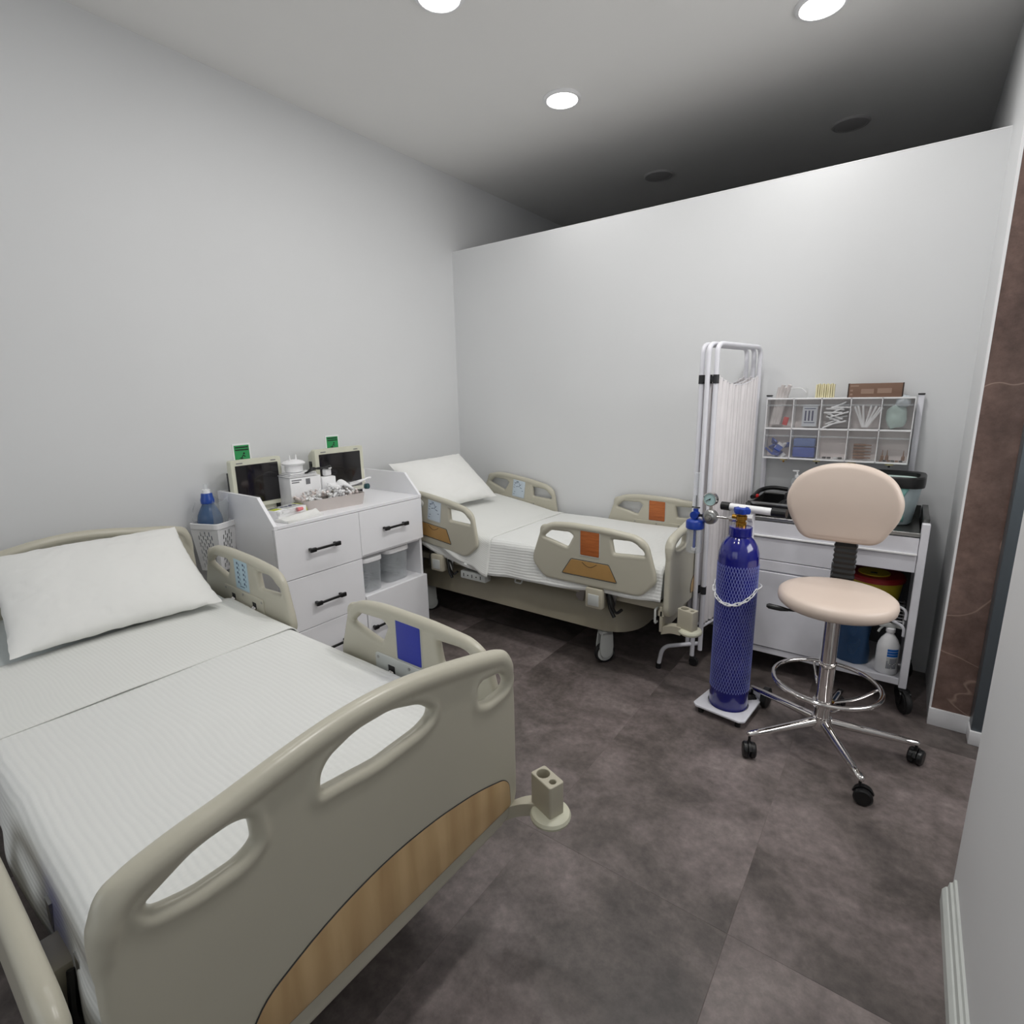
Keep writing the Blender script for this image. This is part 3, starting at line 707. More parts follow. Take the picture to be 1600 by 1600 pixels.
# ================================================================== ON THE CABINET
def monitor(xf, y0, y1, z0, z1, depth, rz, label):
    W_ = y1-y0; H_ = z1-z0
    t = thing('patient_monitor', label, 'monitor', (xf, (y0+y1)/2, z0), rz)
    bm = B()
    rings = []
    for x, a, b0, b1 in ((0, .0, 0, 0), (-.006, -.004, 0, 0), (-.035, -.004, 0, 0), (-.04, .012, .008, .012), (-depth*.6, .02, .01, .015), (-depth, .04, .02, .04)):
        rings.append([V((x, p[0], p[1])) for p in fillet([(-W_/2+a, b0), (W_/2-a, b0), (W_/2-a, H_-b1), (-W_/2+a, H_-b1)], .012, 4)])
    loft(bm, rings); obj('housing', bm, CREAM, t, ang=35)
    bm = plate(rr_poly(W_*.86, H_*.80, .004, 2, (0, H_*.49)), [], .003, .001, MX((0, 1, 0), (0, 0, 1), (1, 0, 0), (.0012, 0, 0))); obj('screen', bm, SCREENM, t)
    bm = B(); box(bm, (-depth*.5, -W_/2+.016, H_*.52), (.05, .008, H_*.42), .003); p_ = obj('port_panel', bm, DARK, t)
    bm = B()
    for k in range(3): cyl(bm, (-depth*.5, -W_/2+.008, H_*(.38+.14*k)), (-depth*.5, -W_/2+.014, H_*(.38+.14*k)), .009, 12)
    obj('port', bm, BLACK, p_)
    bm = B(); box(bm, (.0012, -W_*.34, H_*.935), (.001, .035, .005)); box(bm, (.0012, W_*.34, H_*.935), (.001, .03, .005)); obj('maker_mark', bm, GREYP, t)
    for s in (-1, 1):
        bm = B(); box(bm, (-.015, s*W_*.40, -.018), (.02, .03, .036), .002); obj('foot', bm, BLACK, t)
    bm = B(); box(bm, (-depth*.5, 0, -.019), (depth*.7, W_*.8, .034), .006); obj('base_block', bm, CREAM, t)
    return t
monitor(-2.93, 1.434, 1.722, .951, 1.222, .13, rad(0), 'cream patient monitor with blank screen at the left end of the cabinet top')
monitor(-2.895, 1.935, 2.280, .951, 1.236, .15, rad(-3), 'cream patient monitor with blank screen at the right, behind the vial tray')
def sticker(y0, y1, z0, z1, label):
    t = thing('wall_sign', label, 'sign', (XL+.002, (y0+y1)/2, (z0+z1)/2))
    W_ = y1-y0; H_ = z1-z0
    obj('backing', boxb(-.0015, .0005, -W_/2, W_/2, -H_/2, H_/2), WHITEP, t)
    obj('green_face', boxb(.0005, .0015, -W_*.42, W_*.42, -H_*.42, H_*.42), GREEN, t)
    bm = B()
    rnd = random.Random(1)
    for row, zz in ((0, .33), (1, .22)):
        y = -.36*W_
        while y < .33*W_:
            l = rnd.uniform(.03, .07)*W_; addb(bm, .0015, .0022, y, y+l, zz*H_-.03*H_, zz*H_+.03*H_); y += l+.012*W_
    obj('heading_print', bm, BLACK, t)
    bm = B(); cyl(bm, (.0015, .10*W_, .06*H_), (.0024, .10*W_, .06*H_), .05*W_, 12)
    for a, b in (((.06, .0), (-.06, -.14)), ((-.06, -.14), (-.16, -.12)), ((-.04, -.12), (.04, -.22)), ((.04, -.22), (.02, -.34)), ((-.06, -.16), (-.12, -.28)), ((-.12, -.28), (-.22, -.30)), ((.06, -.02), (.16, -.08))):
        tube(bm, [(.0018, a[0]*W_, a[1]*H_), (.0018, b[0]*W_, b[1]*H_)], .022*W_, 6)
    obj('running_figure', bm, BLACK, t); return t
sticker(1.545, 1.650, 1.165, 1.298, 'green sign with dark figure on the wall above the left monitor')
sticker(2.163, 2.268, 1.180, 1.300, 'green sign with dark figure on the wall above the right monitor')
# taupe tray heaped with vials
TZ = .913
tr = thing('vial_tray', 'taupe plastic tray filled with white vials and packets on the cabinet top', 'tray', (-2.735, 1.885, TZ), rad(-8))
def rect_ring(sx, sy, r, z): return [V((p[0], p[1], z)) for p in rr_poly(sx, sy, r, 5)]
bm = B(); loft(bm, [rect_ring(.19, .36, .03, 0), rect_ring(.205, .385, .03, .070), rect_ring(.198, .378, .028, .070), rect_ring(.183, .352, .026, .006)], True, True); obj('tray_body', bm, TAUPE, tr, ang=50)
vial_mesh = []
for col in (WHITEP, mat('vial_cloud', (222, 222, 220), .3), mat('vial_pinkish', (222, 210, 206), .4), WHITEP):
    bm = B(); lathe(bm, [(0, 0), (.008, 0), (.0085, .003), (.0085, .028), (.004, .034), (.004, .040), (.006, .041), (.006, .048), (0, .049)], 10); o_ = obj('tmp', bm, col); vial_mesh.append(o_.data); bpy.data.objects.remove(o_)
rnd = random.Random(11)
n_ = 0
for k in range(110):
    lx = rnd.uniform(-.07, .075); ly = rnd.uniform(-.17, .15)
    M = tr.matrix_basis.copy(); 
    p = Matrix.Rotation(rad(-8), 3, 'Z') @ V((lx, ly, 0))
    o = obj('vial', vial_mesh[k % 4], None, None, (-2.735+p.x, 1.885+p.y, TZ+.045+rnd.uniform(0, .055)*(1-abs(ly)/.22)))
    o.rotation_euler = (rnd.uniform(-1.3, 1.3), rnd.uniform(-1.1, 1.1), rnd.uniform(0, 6))
    tag(o, 'small white vial heaped in the taupe tray', 'vial', 'vials in the taupe tray')
def sheet_thing(name, pts, th, m_, label, cat, loc=(0, 0, 0), rz=0):
    bm = B(); loft(bm, [[V((p[0], p[1], z)) for p in pts] for z in (0, th)]); o = obj(name, bm, m_, None, loc, ang=30); o.rotation_euler = (0, 0, rz); return tag(o, label, cat)
# glove crumpled on the vials, white loop of tubing, clear pack with teal cap
bm = B()
for k in range(4): tube(bm, fillet3([(0, .02*k-.03, 0), (.02, .02*k-.035, .03+.004*k), (.06, .025*k-.05, .022), (.085, .03*k-.05, .005)], .02, 4), .009, 8)
box(bm, (-.015, 0, .008), (.07, .085, .02), .009)
o = obj('latex_glove', bm, WHITEP, None, (-2.75, 1.96, TZ+.105)); o.rotation_euler = (.1, .2, 1.2); tag(o, 'white crumpled glove lying on top of the vial heap', 'glove')
bm = B(); tube(bm, fillet3([(0, 0, 0), (.02, .08, .012), (.03, .15, .035), (.01, .20, .03), (-.02, .16, .02), (-.03, .06, .008)], .03, 5), .006, 8)
o = obj('tubing_loop', bm, WHITEP, None, (-2.70, 1.98, TZ+.108)); tag(o, 'white tubing loop resting over the right of the vial tray', 'tube')
t = thing('clear_pack', 'clear pack with round dark teal cap at the right end of the vial tray', 'packet', (-2.70, 2.055, TZ+.085), .1)
bm = B(); box(bm, (0, 0, .02), (.10, .10, .045), .012); obj('pouch', bm, BIN, t)
bm = B(); cyl(bm, (.04, .045, .01), (.062, .05, .012), .017, 20); obj('cap', bm, TEAL, t)
# white printer box with a domed white device
t = thing('document_box', 'white cardboard box standing between the two monitors', 'box', (-2.845, 1.79, TZ), rad(-5))
bm = boxb(-.10, .06, -.10, .09, 0, .19, .003); obj('carton', bm, WHITEP, t)
bm = B(); 
for z, w_ in ((.172, .06), (.16, .045), (.03, .05), (.045, .03)): addb(bm, .0602, .0608, -.09, -.09+w_, z, z+.006)
addb(bm, .0602, .0608, -.005, .022, .145, .178)
obj('carton_print', bm, GREYP, t)
t = thing('folded_papers', 'folded white paper leaflets lying on the white box', 'paper', (-2.845, 1.79, TZ+.193), rad(-5))
for k in range(3):
    bm = B(); addb(bm, -.09+.01*k, .065-.006*k, -.105+.01*k, .07, .007*k, .007*k+.004, .001); obj('leaflet', bm, WHITEP, t)
t = thing('domed_device', 'white domed device with two prongs on top of the box between the monitors', 'medical device', (-2.87, 1.765, TZ+.214), .2)
bm = B(); lathe(bm, [(0, 0), (.045, 0), (.05, .006), (.05, .040), (.062, .044), (.066, .052), (.055, .062), (.03, .070), (0, .073)], 28); obj('dome', bm, WHITEP, t)
for s in (-1, 1):
    bm = B(); cyl(bm, (0, s*.022, .062), (0, s*.024, .098), .006, 8, .0025); obj('prong', bm, WHITEP, t)
bm = B()
for k in range(3): tube(bm, fillet3([(.02, -.07+.01*k, 0), (.045, -.03, .018+.008*k), (.03, .03, .026-.006*k), (.05, .09, .012+.01*k), (.01, .12, .02)], .03, 5), .0055, 7)
o = obj('black_cable', bm, BLACK, None, (-2.82, 1.85, TZ+.205)); tag(o, 'coiled black cable lying on the box between the monitors', 'cable')
t = thing('wall_plug', 'white plug adapter on the box beside the black cable', 'plug', (-2.80, 1.935, TZ+.175), .3)
bm = B(); box(bm, (0, 0, .02), (.03, .05, .04), .006); obj('plug_body', bm, WHITEP, t)
bm = B(); lathe(bm, [(0, 0), (.03, 0), (.03, .006), (.012, .012), (0, .012)], 20, (0, 0, .042)); obj('plug_cap', bm, WHITEP, t)
t = thing('charger_block', 'flat white charger block below the plug adapter between the monitors', 'charger', (-2.79, 1.925, TZ+.09), -.1)
bm = B(); box(bm, (0, 0, .04), (.05, .09, .085), .006); obj('block_body', bm, WHITEP, t)
# flat box with print, syringe, folded towel
t = thing('product_box', 'flat white box with lime band and dark picture beside the left monitor', 'box', (-2.705, 1.590, TZ), rad(12))
bm = boxb(-.055, .055, -.105, .105, 0, .052, .002); obj('carton', bm, WHITEP, t)
obj('lime_band', boxb(-.0555, .0557, .092, .1055, .001, .0525, .001), LIME, t)
obj('lime_patch', boxb(-.02, .02, -.098, -.045, .052, .0528), LIME, t)
T = MX((0, 1, 0), (-1, 0, 0), (0, 0, 1), (-.035, -.062, .0528))
text('ember', .034, .0004, T, BLACK, t)
obj('picture', boxb(-.048, .042, -.028, .085, .052, .0528), GREYPL, t)
bm = B()
for k in range(5): cyl(bm, (-.02+.01*(k % 3), -.01+.02*k, .0528), (-.02+.01*(k % 3), -.01+.02*k, .0534), .011, 10)
obj('picture_print', bm, PURPLE, t)
t = thing('syringe', 'wrapped syringe with pink cap lying in front of the left monitor', 'syringe', (-2.635, 1.585, TZ+.032), rad(95))
bm = B(); cyl(bm, (-.06, 0, .01), (.03, 0, .01), .012, 14); cyl(bm, (-.085, 0, .01), (-.06, 0, .01), .006, 10); cyl(bm, (-.088, 0, .01), (-.084, 0, .01), .014, 12); obj('barrel', bm, BIN, t)
bm = B(); cyl(bm, (.03, 0, .01), (.065, 0, .01), .012, 12, .009); obj('pink_cap', bm, PINK, t)
bm = B()
rows = []
for i in range(15):
    x = -.05+.10*i/14; row = []
    for j in range(25):
        y = -.115+.23*j/24
        z = .022*math.exp(-((x+.01)/.03)**2)*(.3+.7*j/24)+.006*noise.noise(V((x*30, y*20, 1)))+.010
        row.append((x, y+.02*x, z))
    rows.append(row)
top_ = [[bm.verts.new(p) for p in r] for r in rows]; bot_ = [[bm.verts.new((p[0], p[1], 0.0)) for p in r] for r in rows]
for i in range(14):
    for j in range(24):
        bm.faces.new((top_[i][j], top_[i+1][j], top_[i+1][j+1], top_[i][j+1])); bm.faces.new((bot_[i][j+1], bot_[i+1][j+1], bot_[i+1][j], bot_[i][j]))
for i in range(14):
    bm.faces.new((top_[i][0], bot_[i][0], bot_[i+1][0], top_[i+1][0])); bm.faces.new((top_[i+1][24], bot_[i+1][24], bot_[i][24], top_[i][24]))
for j in range(24):
    bm.faces.new((top_[0][j+1], bot_[0][j+1], bot_[0][j], top_[0][j])); bm.faces.new((top_[14][j], bot_[14][j], bot_[14][j+1], top_[14][j+1]))
o = obj('folded_towel', bm, FABRIC, None, (-2.595, 1.60, TZ+.001), ang=60); o.rotation_euler = (0, 0, .12); tag(o, 'white folded towel at the front left of the cabinet top', 'towel')
# black strip behind
o = obj('black_cable_cover', boxb(-.01, .01, -.06, .06, 0, .012, .003), BLACK, None, (-2.76, 1.745, TZ)); tag(o, 'short black strip lying between the left monitor and the vial tray', 'strip')

# ================================================================== BASKET + RESUSCITATOR
bk = thing('plastic_basket', 'white perforated plastic basket hanging beside the cabinet by the bed head', 'basket', (-2.985, 1.325, .64), rad(22))
def ringb(sx, sy, r, z, n=5): return [V((p[0], p[1], z)) for p in rr_poly(sx, sy, r, n)]
wx, wy = .175, .135
bm = B(); loft(bm, [ringb(.130, .10, .02, 0), ringb(.130, .10, .02, .004)]); obj('basket_floor', bm, WHITEP, bk)
bm = B(); loft(bm, [ringb(wx, wy, .025, .235), ringb(wx+.012, wy+.012, .028, .238), ringb(wx+.012, wy+.012, .028, .265), ringb(wx, wy, .025, .267), ringb(wx-.006, wy-.006, .024, .255), ringb(wx-.006, wy-.006, .024, .235)], False, False); obj('basket_rim', bm, WHITEP, bk, ang=50)
def slot(c0, c1, rows_): 
    out = []
    for r_ in range(rows_):
        for k in range(c0, c1): 
            out.append((k, r_))
    return out
# perforated walls with slot holes
def pwall(width0, width1, ax, n_, off, nm='basket_wall'):
    holes = []; H_ = .236; step = .0135
    nn = int(width0*.78/step)
    for k in range(nn):
        for r_ in range(5):
            u = (k-(nn-1)/2)*step; v = .03+r_*.040+(.02 if k % 2 else 0)
            if v > .21: continue
            holes.append(rr_poly(.0065, .026, .003, 2, (u, v+.0)))
    outer = [(-width0/2, .0), (width0/2, .0), (width1/2, H_), (-width1/2, H_)]
    T = MX(ax, n_[0], n_[1], off)
    bm = plate(outer, holes, .0024, .0004, T, res=0); obj(nm, bm, WHITEP, bk, ang=40)
sl = V((.0215, 0, .236)).normalized(); sl2 = V((0, .017, .236)).normalized()
pwall(.10, wy, (0, 1, 0), ((sl.x, 0, sl.z), (sl.z, 0, -sl.x)), (.065, 0, 0))
pwall(.10, wy, (0, 1, 0), ((-sl.x, 0, sl.z), (sl.z, 0, sl.x)), (-.065, 0, 0))
pwall(.13, wx, (1, 0, 0), ((0, -sl2.y, sl2.z), (0, -sl2.z, -sl2.y)), (0, -.05, 0))
pwall(.13, wx, (1, 0, 0), ((0, sl2.y, sl2.z), (0, -sl2.z, sl2.y)), (0, .05, 0))
bm = B(); tube(bm, fillet3([(0, .07, .26), (0, .073, .30), (0, .073, .20)], .01), .004, 6); obj('hook', bm, WHITEP, bk)
am = thing('resuscitator_bag', 'blue resuscitator squeeze bag standing in the white basket', 'medical device', (-2.995, 1.318, .835))
bm = B(); lathe(bm, [(.012, -.14), (.024, -.135), (.026, -.02), (.028, 0), (.045, .015), (.058, .045), (.062, .075), (.056, .11), (.040, .145), (.030, .165), (.029, .175), (0, .176)], 32); obj('squeeze_bag', bm, AMBU, am)
bm = B(); lathe(bm, [(.020, .0), (.030, .002), (.031, .02), (.020, .022)], 24, (0, 0, -.012)); obj('lower_collar', bm, AMBUC, am)
bm = B(); lathe(bm, [(.026, .17), (.033, .172), (.034, .190), (.030, .205), (.027, .225), (.0, .228)], 24); obj('upper_collar', bm, AMBUC, am)
bm = B(); lathe(bm, [(.014, .225), (.020, .226), (.019, .245), (0, .246)], 20); obj('white_ring', bm, WHITEP, am)
bm = B(); lathe(bm, [(.008, .245), (.010, .246), (.010, .275), (0, .276)], 16); obj('valve_tip', bm, CLEAR, am)
bm = B(); tube(bm, fillet3([(-.03, -.02, .02), (-.10, -.05, .03), (-.13, -.03, .12), (-.08, -.03, .17)], .06, 6), .0025, 6)
o = obj('oxygen_tube', bm, CLEAR, am)
# clear plastic bag rising from the basket
bm = B(); rows = []
for i in range(15):
    z = .10+.29*i/14; n_ = 28; f = i/14
    row = []
    for k in range(n_):
        a = 2*pi*k/n_; q = 1+.12*noise.noise(V((cos(a)*2, sin(a)*2, z*9)))+.05*sin(a*5+z*20)
        row.append(V((.076*cos(a)*q*(1-.25*f)+.02*f, .055*sin(a)*q*(1-.2*f)+.035*f*f, z+.02*sin(a*2)*f)))
    rows.append(row)
loft(bm, rows, True, False); o = obj('plastic_bag', bm, CLEARB, None, (-2.985, 1.335, .64), ang=80); tag(o, 'crinkled clear plastic bag lining the white basket', 'bag')

# ================================================================== FOLDING SCREEN
sc = thing('folding_screen', 'folded white medical privacy screen with pleated fabric beside the far bed', 'folding screen', (-.80, 3.15, 0))
P0 = V((-.852, 2.90, 0)); P1 = V((-.755, 3.40, 0))
d = (P1-P0).normalized(); nn = V((d.y, -d.x, 0))   # nn points to +x
def scr(p): return V(p)-V((-.80, 3.15, 0))
for k, (off, zb) in enumerate(((-.042, .10), (0.0, .06), (.036, .10))):
    a = P0+nn*off+d*(.0 if k != 1 else -.02); b = P1+nn*off
    pts = [scr(a+V((0, 0, zb))), scr(a+V((0, 0, 1.775))), scr(b+V((0, 0, 1.775))), scr(b+V((0, 0, zb)))]
    bm = B(); tube(bm, fillet3(pts, .05, 6), .0125, 12); tube(bm, [scr(a+V((0, 0, .24))), scr(b+V((0, 0, .24)))], .008, 8); pf = obj('panel_frame', bm, POWDER, sc)
    # pleated cloth
    bm = B(); rows = []
    for i in range(13):
        f = i/12; z0 = .26; zt = 1.62
        row = []
        for j in range(61):
            s_ = j/60; z = z0+(zt-.05*sin(pi*s_)-z0)*f
            amp = .006*(.5+.5*abs(2*f-1))+.003
            p = a+(b-a)*(.035+.93*s_)+nn*(amp*sin(s_*pi*26+.8*sin(f*3))+.004*sin(s_*40)); row.append(scr(p+V((0, 0, z))))
        rows.append(row)
    loft(bm, rows, False, False, False); cu_ = obj('pleated_curtain', bm, CURTAIN, pf, ang=80)
    bm = B(); tube(bm, [scr(a+(b-a)*(.0+s_/12)+V((0, 0, 1.62-.05*sin(pi*s_/12)))) for s_ in range(13)], .0025, 6); obj('curtain_wire', bm, POWDER, pf)
for z in (1.60, .46):
    bm = B()
    for off in (-.042, 0.0, .036):
        p = scr(P0+nn*off+V((0, 0, z))); lathe(bm, [(.0125, -.022), (.0155, -.022), (.0155, .022), (.0125, .022)], 14, p)
    p = scr(P0+nn*(-.021)+V((0, 0, z))); box(bm, p, (.03, .012, .03), .002); p = scr(P0+nn*(.018)+V((0, 0, z))); box(bm, p, (.03, .012, .03), .002)
    obj('hinge_clamp', bm, DARK, sc)
bm = B(); tube(bm, fillet3([scr(V((-.83, 2.91, .13))), scr(V((-.985, 2.76, .13))), scr(V((-1.0, 2.745, .02)))], .045, 6), .0115, 12); ft = obj('foot_bar', bm, POWDER, sc)
bm = B(); cyl(bm, scr(V((-1.0, 2.745, .0))), scr(V((-1.0, 2.745, .03))), .015, 14); obj('rubber_tip', bm, RUBBER, ft)
bm = B(); tube(bm, fillet3([scr(V((-.75, 3.38, .13))), scr(V((-.70, 3.35, .13))), scr(V((-.69, 3.345, .02)))], .045, 6), .0115, 12); ft = obj('foot_bar', bm, POWDER, sc)
for off, zz in ((0.0, .0),):
    a = P0+nn*off-d*.02
    c_ = bpy.data.objects.new('caster', None); C.objects.link(c_); c_.parent = sc; c_.location = scr(a)
    bm = B(); lathe(bm, [(0, -.010), (.022, -.010), (.026, -.006), (.026, .006), (.022, .010), (0, .010)], 20, (.012, 0, .026), Matrix.Rotation(pi/2, 4, 'X')); obj('wheel', bm, RUBBER, c_)
    bm = B(); box(bm, (.006, 0, .05), (.03, .026, .02), .003); obj('fork', bm, DARK, c_)
c_ = bpy.data.objects.new('caster', None); C.objects.link(c_); c_.parent = sc; c_.location = scr(P1)
bm = B(); lathe(bm, [(0, -.010), (.022, -.010), (.026, -.006), (.026, .006), (.022, .010), (0, .010)], 20, (.012, 0, .026), Matrix.Rotation(pi/2, 4, 'X')); obj('wheel', bm, RUBBER, c_)
bm = B(); box(bm, (.006, 0, .055), (.03, .026, .03), .003); obj('fork', bm, DARK, c_)

# ================================================================== OXYGEN CYLINDER AND CART
cyx, cyy = -.565, 2.535
yaw = rad(20)
ct = thing('cylinder_cart', 'white two-wheeled cart with T handle carrying the blue cylinder', 'cart', (cyx, cyy, 0), rad(-8))
bm = plate(fillet([(-.125, -.105), (-.105, -.125), (.105, -.125), (.125, -.105), (.115, .13), (-.115, .13)], .004, 2), [[(.095*cos(a*pi/16), .095*sin(a*pi/16)) for a in range(32)]], .010, .002, MX((1, 0, 0), (0, 1, 0), (0, 0, 1), (0, -.005, .040)))
addb(bm, -.12, .12, .125, .132, .02, .08, .002)
obj('base_plate', bm, POWDER, ct, ang=40)
bm = B(); lathe(bm, [(0, .026), (.095, .026), (.097, .028), (.097, .044), (.094, .044), (.094, .030), (0, .030)], 40); obj('cylinder_cup', bm, POWDER, ct)
bm = B(); addb(bm, -.015, .015, .108, .13, .04, .98, .004); obj('upright', bm, POWDER, ct)
bm = B(); tube(bm, [(-.012, .115, .955), (.012, .115, .955)], .02, 8); tube(bm, [(-.120, .115, .995), (.120, .115, .995)], .0175, 16); obj('handle_bar', bm, WHITEP, ct)
for a, b in ((-.142, -.10), (.092, .155)):
    bm = B(); tube(bm, [(a, .115, .995), (b, .115, .995)], .0205, 16); obj('handle_grip', bm, BLACK, ct)
for s in (-1, 1):
    bm = B(); lathe(bm, [(0, -.016), (.040, -.016), (.050, -.012), (.050, .012), (.040, .016), (0, .016)], 28, (s*.125, .155, .050), Matrix.Rotation(pi/2, 4, 'Y')); obj('cart_wheel', bm, RUBBER, ct)
bm = B(); cyl(bm, (-.13, .155, .05), (.13, .155, .05), .007, 10); addb(bm, -.06, .06, .12, .16, .035, .055, .003); obj('axle', bm, DARK, ct)
for s in (-1, 1): bm = B(); cyl(bm, (s*.09, -.10, .0), (s*.09, -.10, .036), .013, 12); obj('front_foot', bm, RUBBER, ct)
# chain: a swag across the front of the cylinder
CR = .097
chn = bpy.data.objects.new('chain', None); C.objects.link(chn); chn.parent = ct; chn.location = (0, 0, 0)
bm = B(); tube(bm, [V((.0125*cos(a)*1.0 + (.006 if cos(a) > 0 else -.006), .0065*sin(a), 0)) for a in [2*pi*k/14 for k in range(14)]], .0024, 6, closed=True)
lk_ = obj('tmp', bm, WHITEP); LKM = lk_.data; bpy.data.objects.remove(lk_)
nl = 13
pts = []
for k in range(nl+1):
    th = rad(188+164*k/nl); z = .655-.072*sin(pi*k/nl)**1.0
    pts.append(V((CR*cos(th), CR*sin(th), z)))
for k in range(nl):
    a, b = pts[k], pts[k+1]; mid = (a+b)/2; dx = (b-a).normalized(); rad_ = V((mid.x, mid.y, 0)).normalized()
    if k % 2: yv = rad_
    else: yv = dx.cross(rad_)
    zv = dx.cross(yv).normalized(); yv = zv.cross(dx)
    o = obj('chain_link', LKM, None, chn); o.matrix_local = MX(dx, yv, zv, mid)
bm = B()
for s in (-1, 1): tube(bm, fillet3([(s*.097, -.012, .655), (s*.100, .06, .655), (s*.012, .115, .655)], .03, 4), .0025, 6)
obj('chain_bracket', bm, WHITEP, ct)
oc = thing('oxygen_cylinder', 'tall blue oxygen cylinder in a net sleeve standing on the white cart', 'gas cylinder', (cyx, cyy, .030), rad(-8))
R_ = .089
bm = B(); lathe(bm, [(0, 0), (R_-.012, 0), (R_-.003, .006), (R_, .018), (R_, .760), (R_-.002, .785), (R_-.012, .820), (R_-.030, .848), (R_-.044, .862), (R_-.046, .868), (0, .868)], 56); obj('cylinder_body', bm, CYL, oc)
bm = B(); lathe(bm, [(.044, .862), (.0505, .864), (.0505, .902), (.047, .905), (.020, .905)], 32); obj('neck_ring', bm, CYL, oc)
bm = B()
NH = 44; zb, zt = .105, .735; turns = (zt-zb)/.034/NH
for dirn in (-1, 1):
    for k in range(NH):
        ph = 2*pi*k/NH; n2 = 32
        p_ = []
        for i in range(n2+1):
            f = i/n2; a = ph+dirn*2*pi*turns*f; p_.append(V(((R_+.0012)*cos(a), (R_+.0012)*sin(a), zb+(zt-zb)*f)))
        tube(bm, p_, .0009, 3, cap=False)
o = obj('net_sleeve', bm, NET, oc); o['kind'] = 'stuff'; o['label'] = 'pale blue diamond net sleeve'
bm = B(); lathe(bm, [(.019, .900), (.023, .905), (.023, .925), (.019, .928), (.019, .935), (.024, .937), (.024, .955), (.018, .958), (.018, .975), (.010, .978), (0, .978)], 20)
cyl(bm, (-.015, 0, .946), (-.040, 0, .946), .012, 14); obj('valve', bm, BRASS, oc)
bm = B()
ring = []
for k in range(40):
    a = 2*pi*k/40; ring.append((.034+.005*cos(6*a), a))
rings = []
for s_, z in ((.5, .962), (.92, .966), (1.0, .978), (.95, .990), (.5, .995)): rings.append([V((r_*s_*cos(a), r_*s_*sin(a), z)) for r_, a in ring])
loft(bm, rings); hw = obj('hand_wheel', bm, BLUEP, oc)
bm = B(); lathe(bm, [(0, .993), (.016, .993), (.015, .997), (0, .998)], 16); obj('wheel_cap', bm, WHITEP, hw)
rg = thing('oxygen_regulator', 'chrome regulator with gauge and blue humidifier bottle on the cylinder valve', 'regulator', (cyx+.018, cyy, .958), rad(-8))
Xg = -.165
bm = B(); cyl(bm, (-.040, 0, .006), (-.072, 0, .006), .014, 6); cyl(bm, (-.07, 0, .006), (Xg+.03, 0, .004), .0055, 12); obj('inlet_stem', bm, CHROME, rg)
bm = B(); lathe(bm, [(0, -.022), (.028, -.022), (.034, -.016), (.036, .0), (.034, .012), (.028, .018), (.018, .020), (.016, .026), (0, .026)], 32, (Xg, 0, 0), Matrix.Rotation(pi/2, 4, 'X')); obj('regulator_body', bm, STEEL, rg)
bm = B(); lathe(bm, [(0, .026), (.009, .026), (.008, .032), (0, .032)], 16, (Xg, 0, 0), Matrix.Rotation(pi/2, 4, 'X')); obj('centre_nut', bm, CHROME, rg)
ga = bpy.data.objects.new('pressure_gauge', None); C.objects.link(ga); ga.parent = rg; ga.location = (Xg-.002, 0, .085); ga.rotation_euler = (0, 0, 0)
bm = B(); lathe(bm, [(0, -.016), (.030, -.016), (.033, -.010), (.033, .012), (.029, .014), (.029, .010), (0, .010)], 32, (0, 0, 0), Matrix.Rotation(pi/2, 4, 'X')); obj('gauge_case', bm, CHROME, ga)
bm = B(); lathe(bm, [(0, .0102), (.0285, .0102), (.0285, .0112), (0, .0112)], 32, (0, 0, 0), Matrix.Rotation(pi/2, 4, 'X')); obj('dial_face', bm, mat('dial_face', (176, 206, 206), .3), ga)
bm = B()
for k in range(15):
    a = rad(225-270*k/14); c0 = V((cos(a), 0, sin(a))); tube(bm, [c0*.021+V((0, -.0116, 0)), c0*.026+V((0, -.0116, 0))], .0006, 4)
tube(bm, [(.004, -.013, .005), (-.018, -.013, -.010)], .0014, 5); cyl(bm, (0, -.0112, 0), (0, -.0145, 0), .003, 10); obj('dial_marks', bm, BLACK, ga)
bm = B(); cyl(bm, (Xg, 0, .03), (Xg, 0, .058), .008, 12); obj('gauge_stem', bm, CHROME, rg)
Xh = -.238
bm = B(); cyl(bm, (Xg-.03, 0, 0), (Xh+.01, 0, .0), .007, 10); obj('outlet_stem', bm, BLACK, rg)
bm = B(); lathe(bm, [(0, .0), (.012, .0), (.012, .165), (.009, .168), (0, .168)], 20, (Xh, 0, .038)); obj('flow_tube', bm, CLEAR, rg)
bm = B(); cyl(bm, (Xh, 0, .035), (Xh, 0, .095), .0025, 8); box(bm, (Xh, 0, .036), (.038, .010, .006), .001); obj('flow_stem', bm, DARK, rg)
bm = B(); cyl(bm, (Xh, 0, -.022), (Xh, 0, .03), .012, 16); cyl(bm, (Xh, -.022, 0), (Xh, .01, 0), .019, 18); obj('flow_knob', bm, BLUEP, rg)
bm = B(); lathe(bm, [(0, 0), (.026, 0), (.040, -.008), (.043, -.014), (.043, -.045), (.040, -.048), (0, -.048)], 32, (Xh, 0, -.020)); obj('bottle_cap', bm, BLUEP, rg)
bm = B(); lathe(bm, [(.037, -.048), (.037, -.150), (.033, -.166), (.020, -.170), (0, -.170)], 32, (Xh, 0, -.020)); obj('humidifier_bottle', bm, CLEAR, rg)
bm = B(); cyl(bm, (Xh, 0, -.065), (Xh, 0, -.165), .0065, 12); obj('dip_tube', bm, BLUEP, rg)
bm = B(); cyl(bm, (Xh, 0, -.165), (Xh, 0, -.178), .013, 14); obj('diffuser_stone', bm, WHITEP, rg)

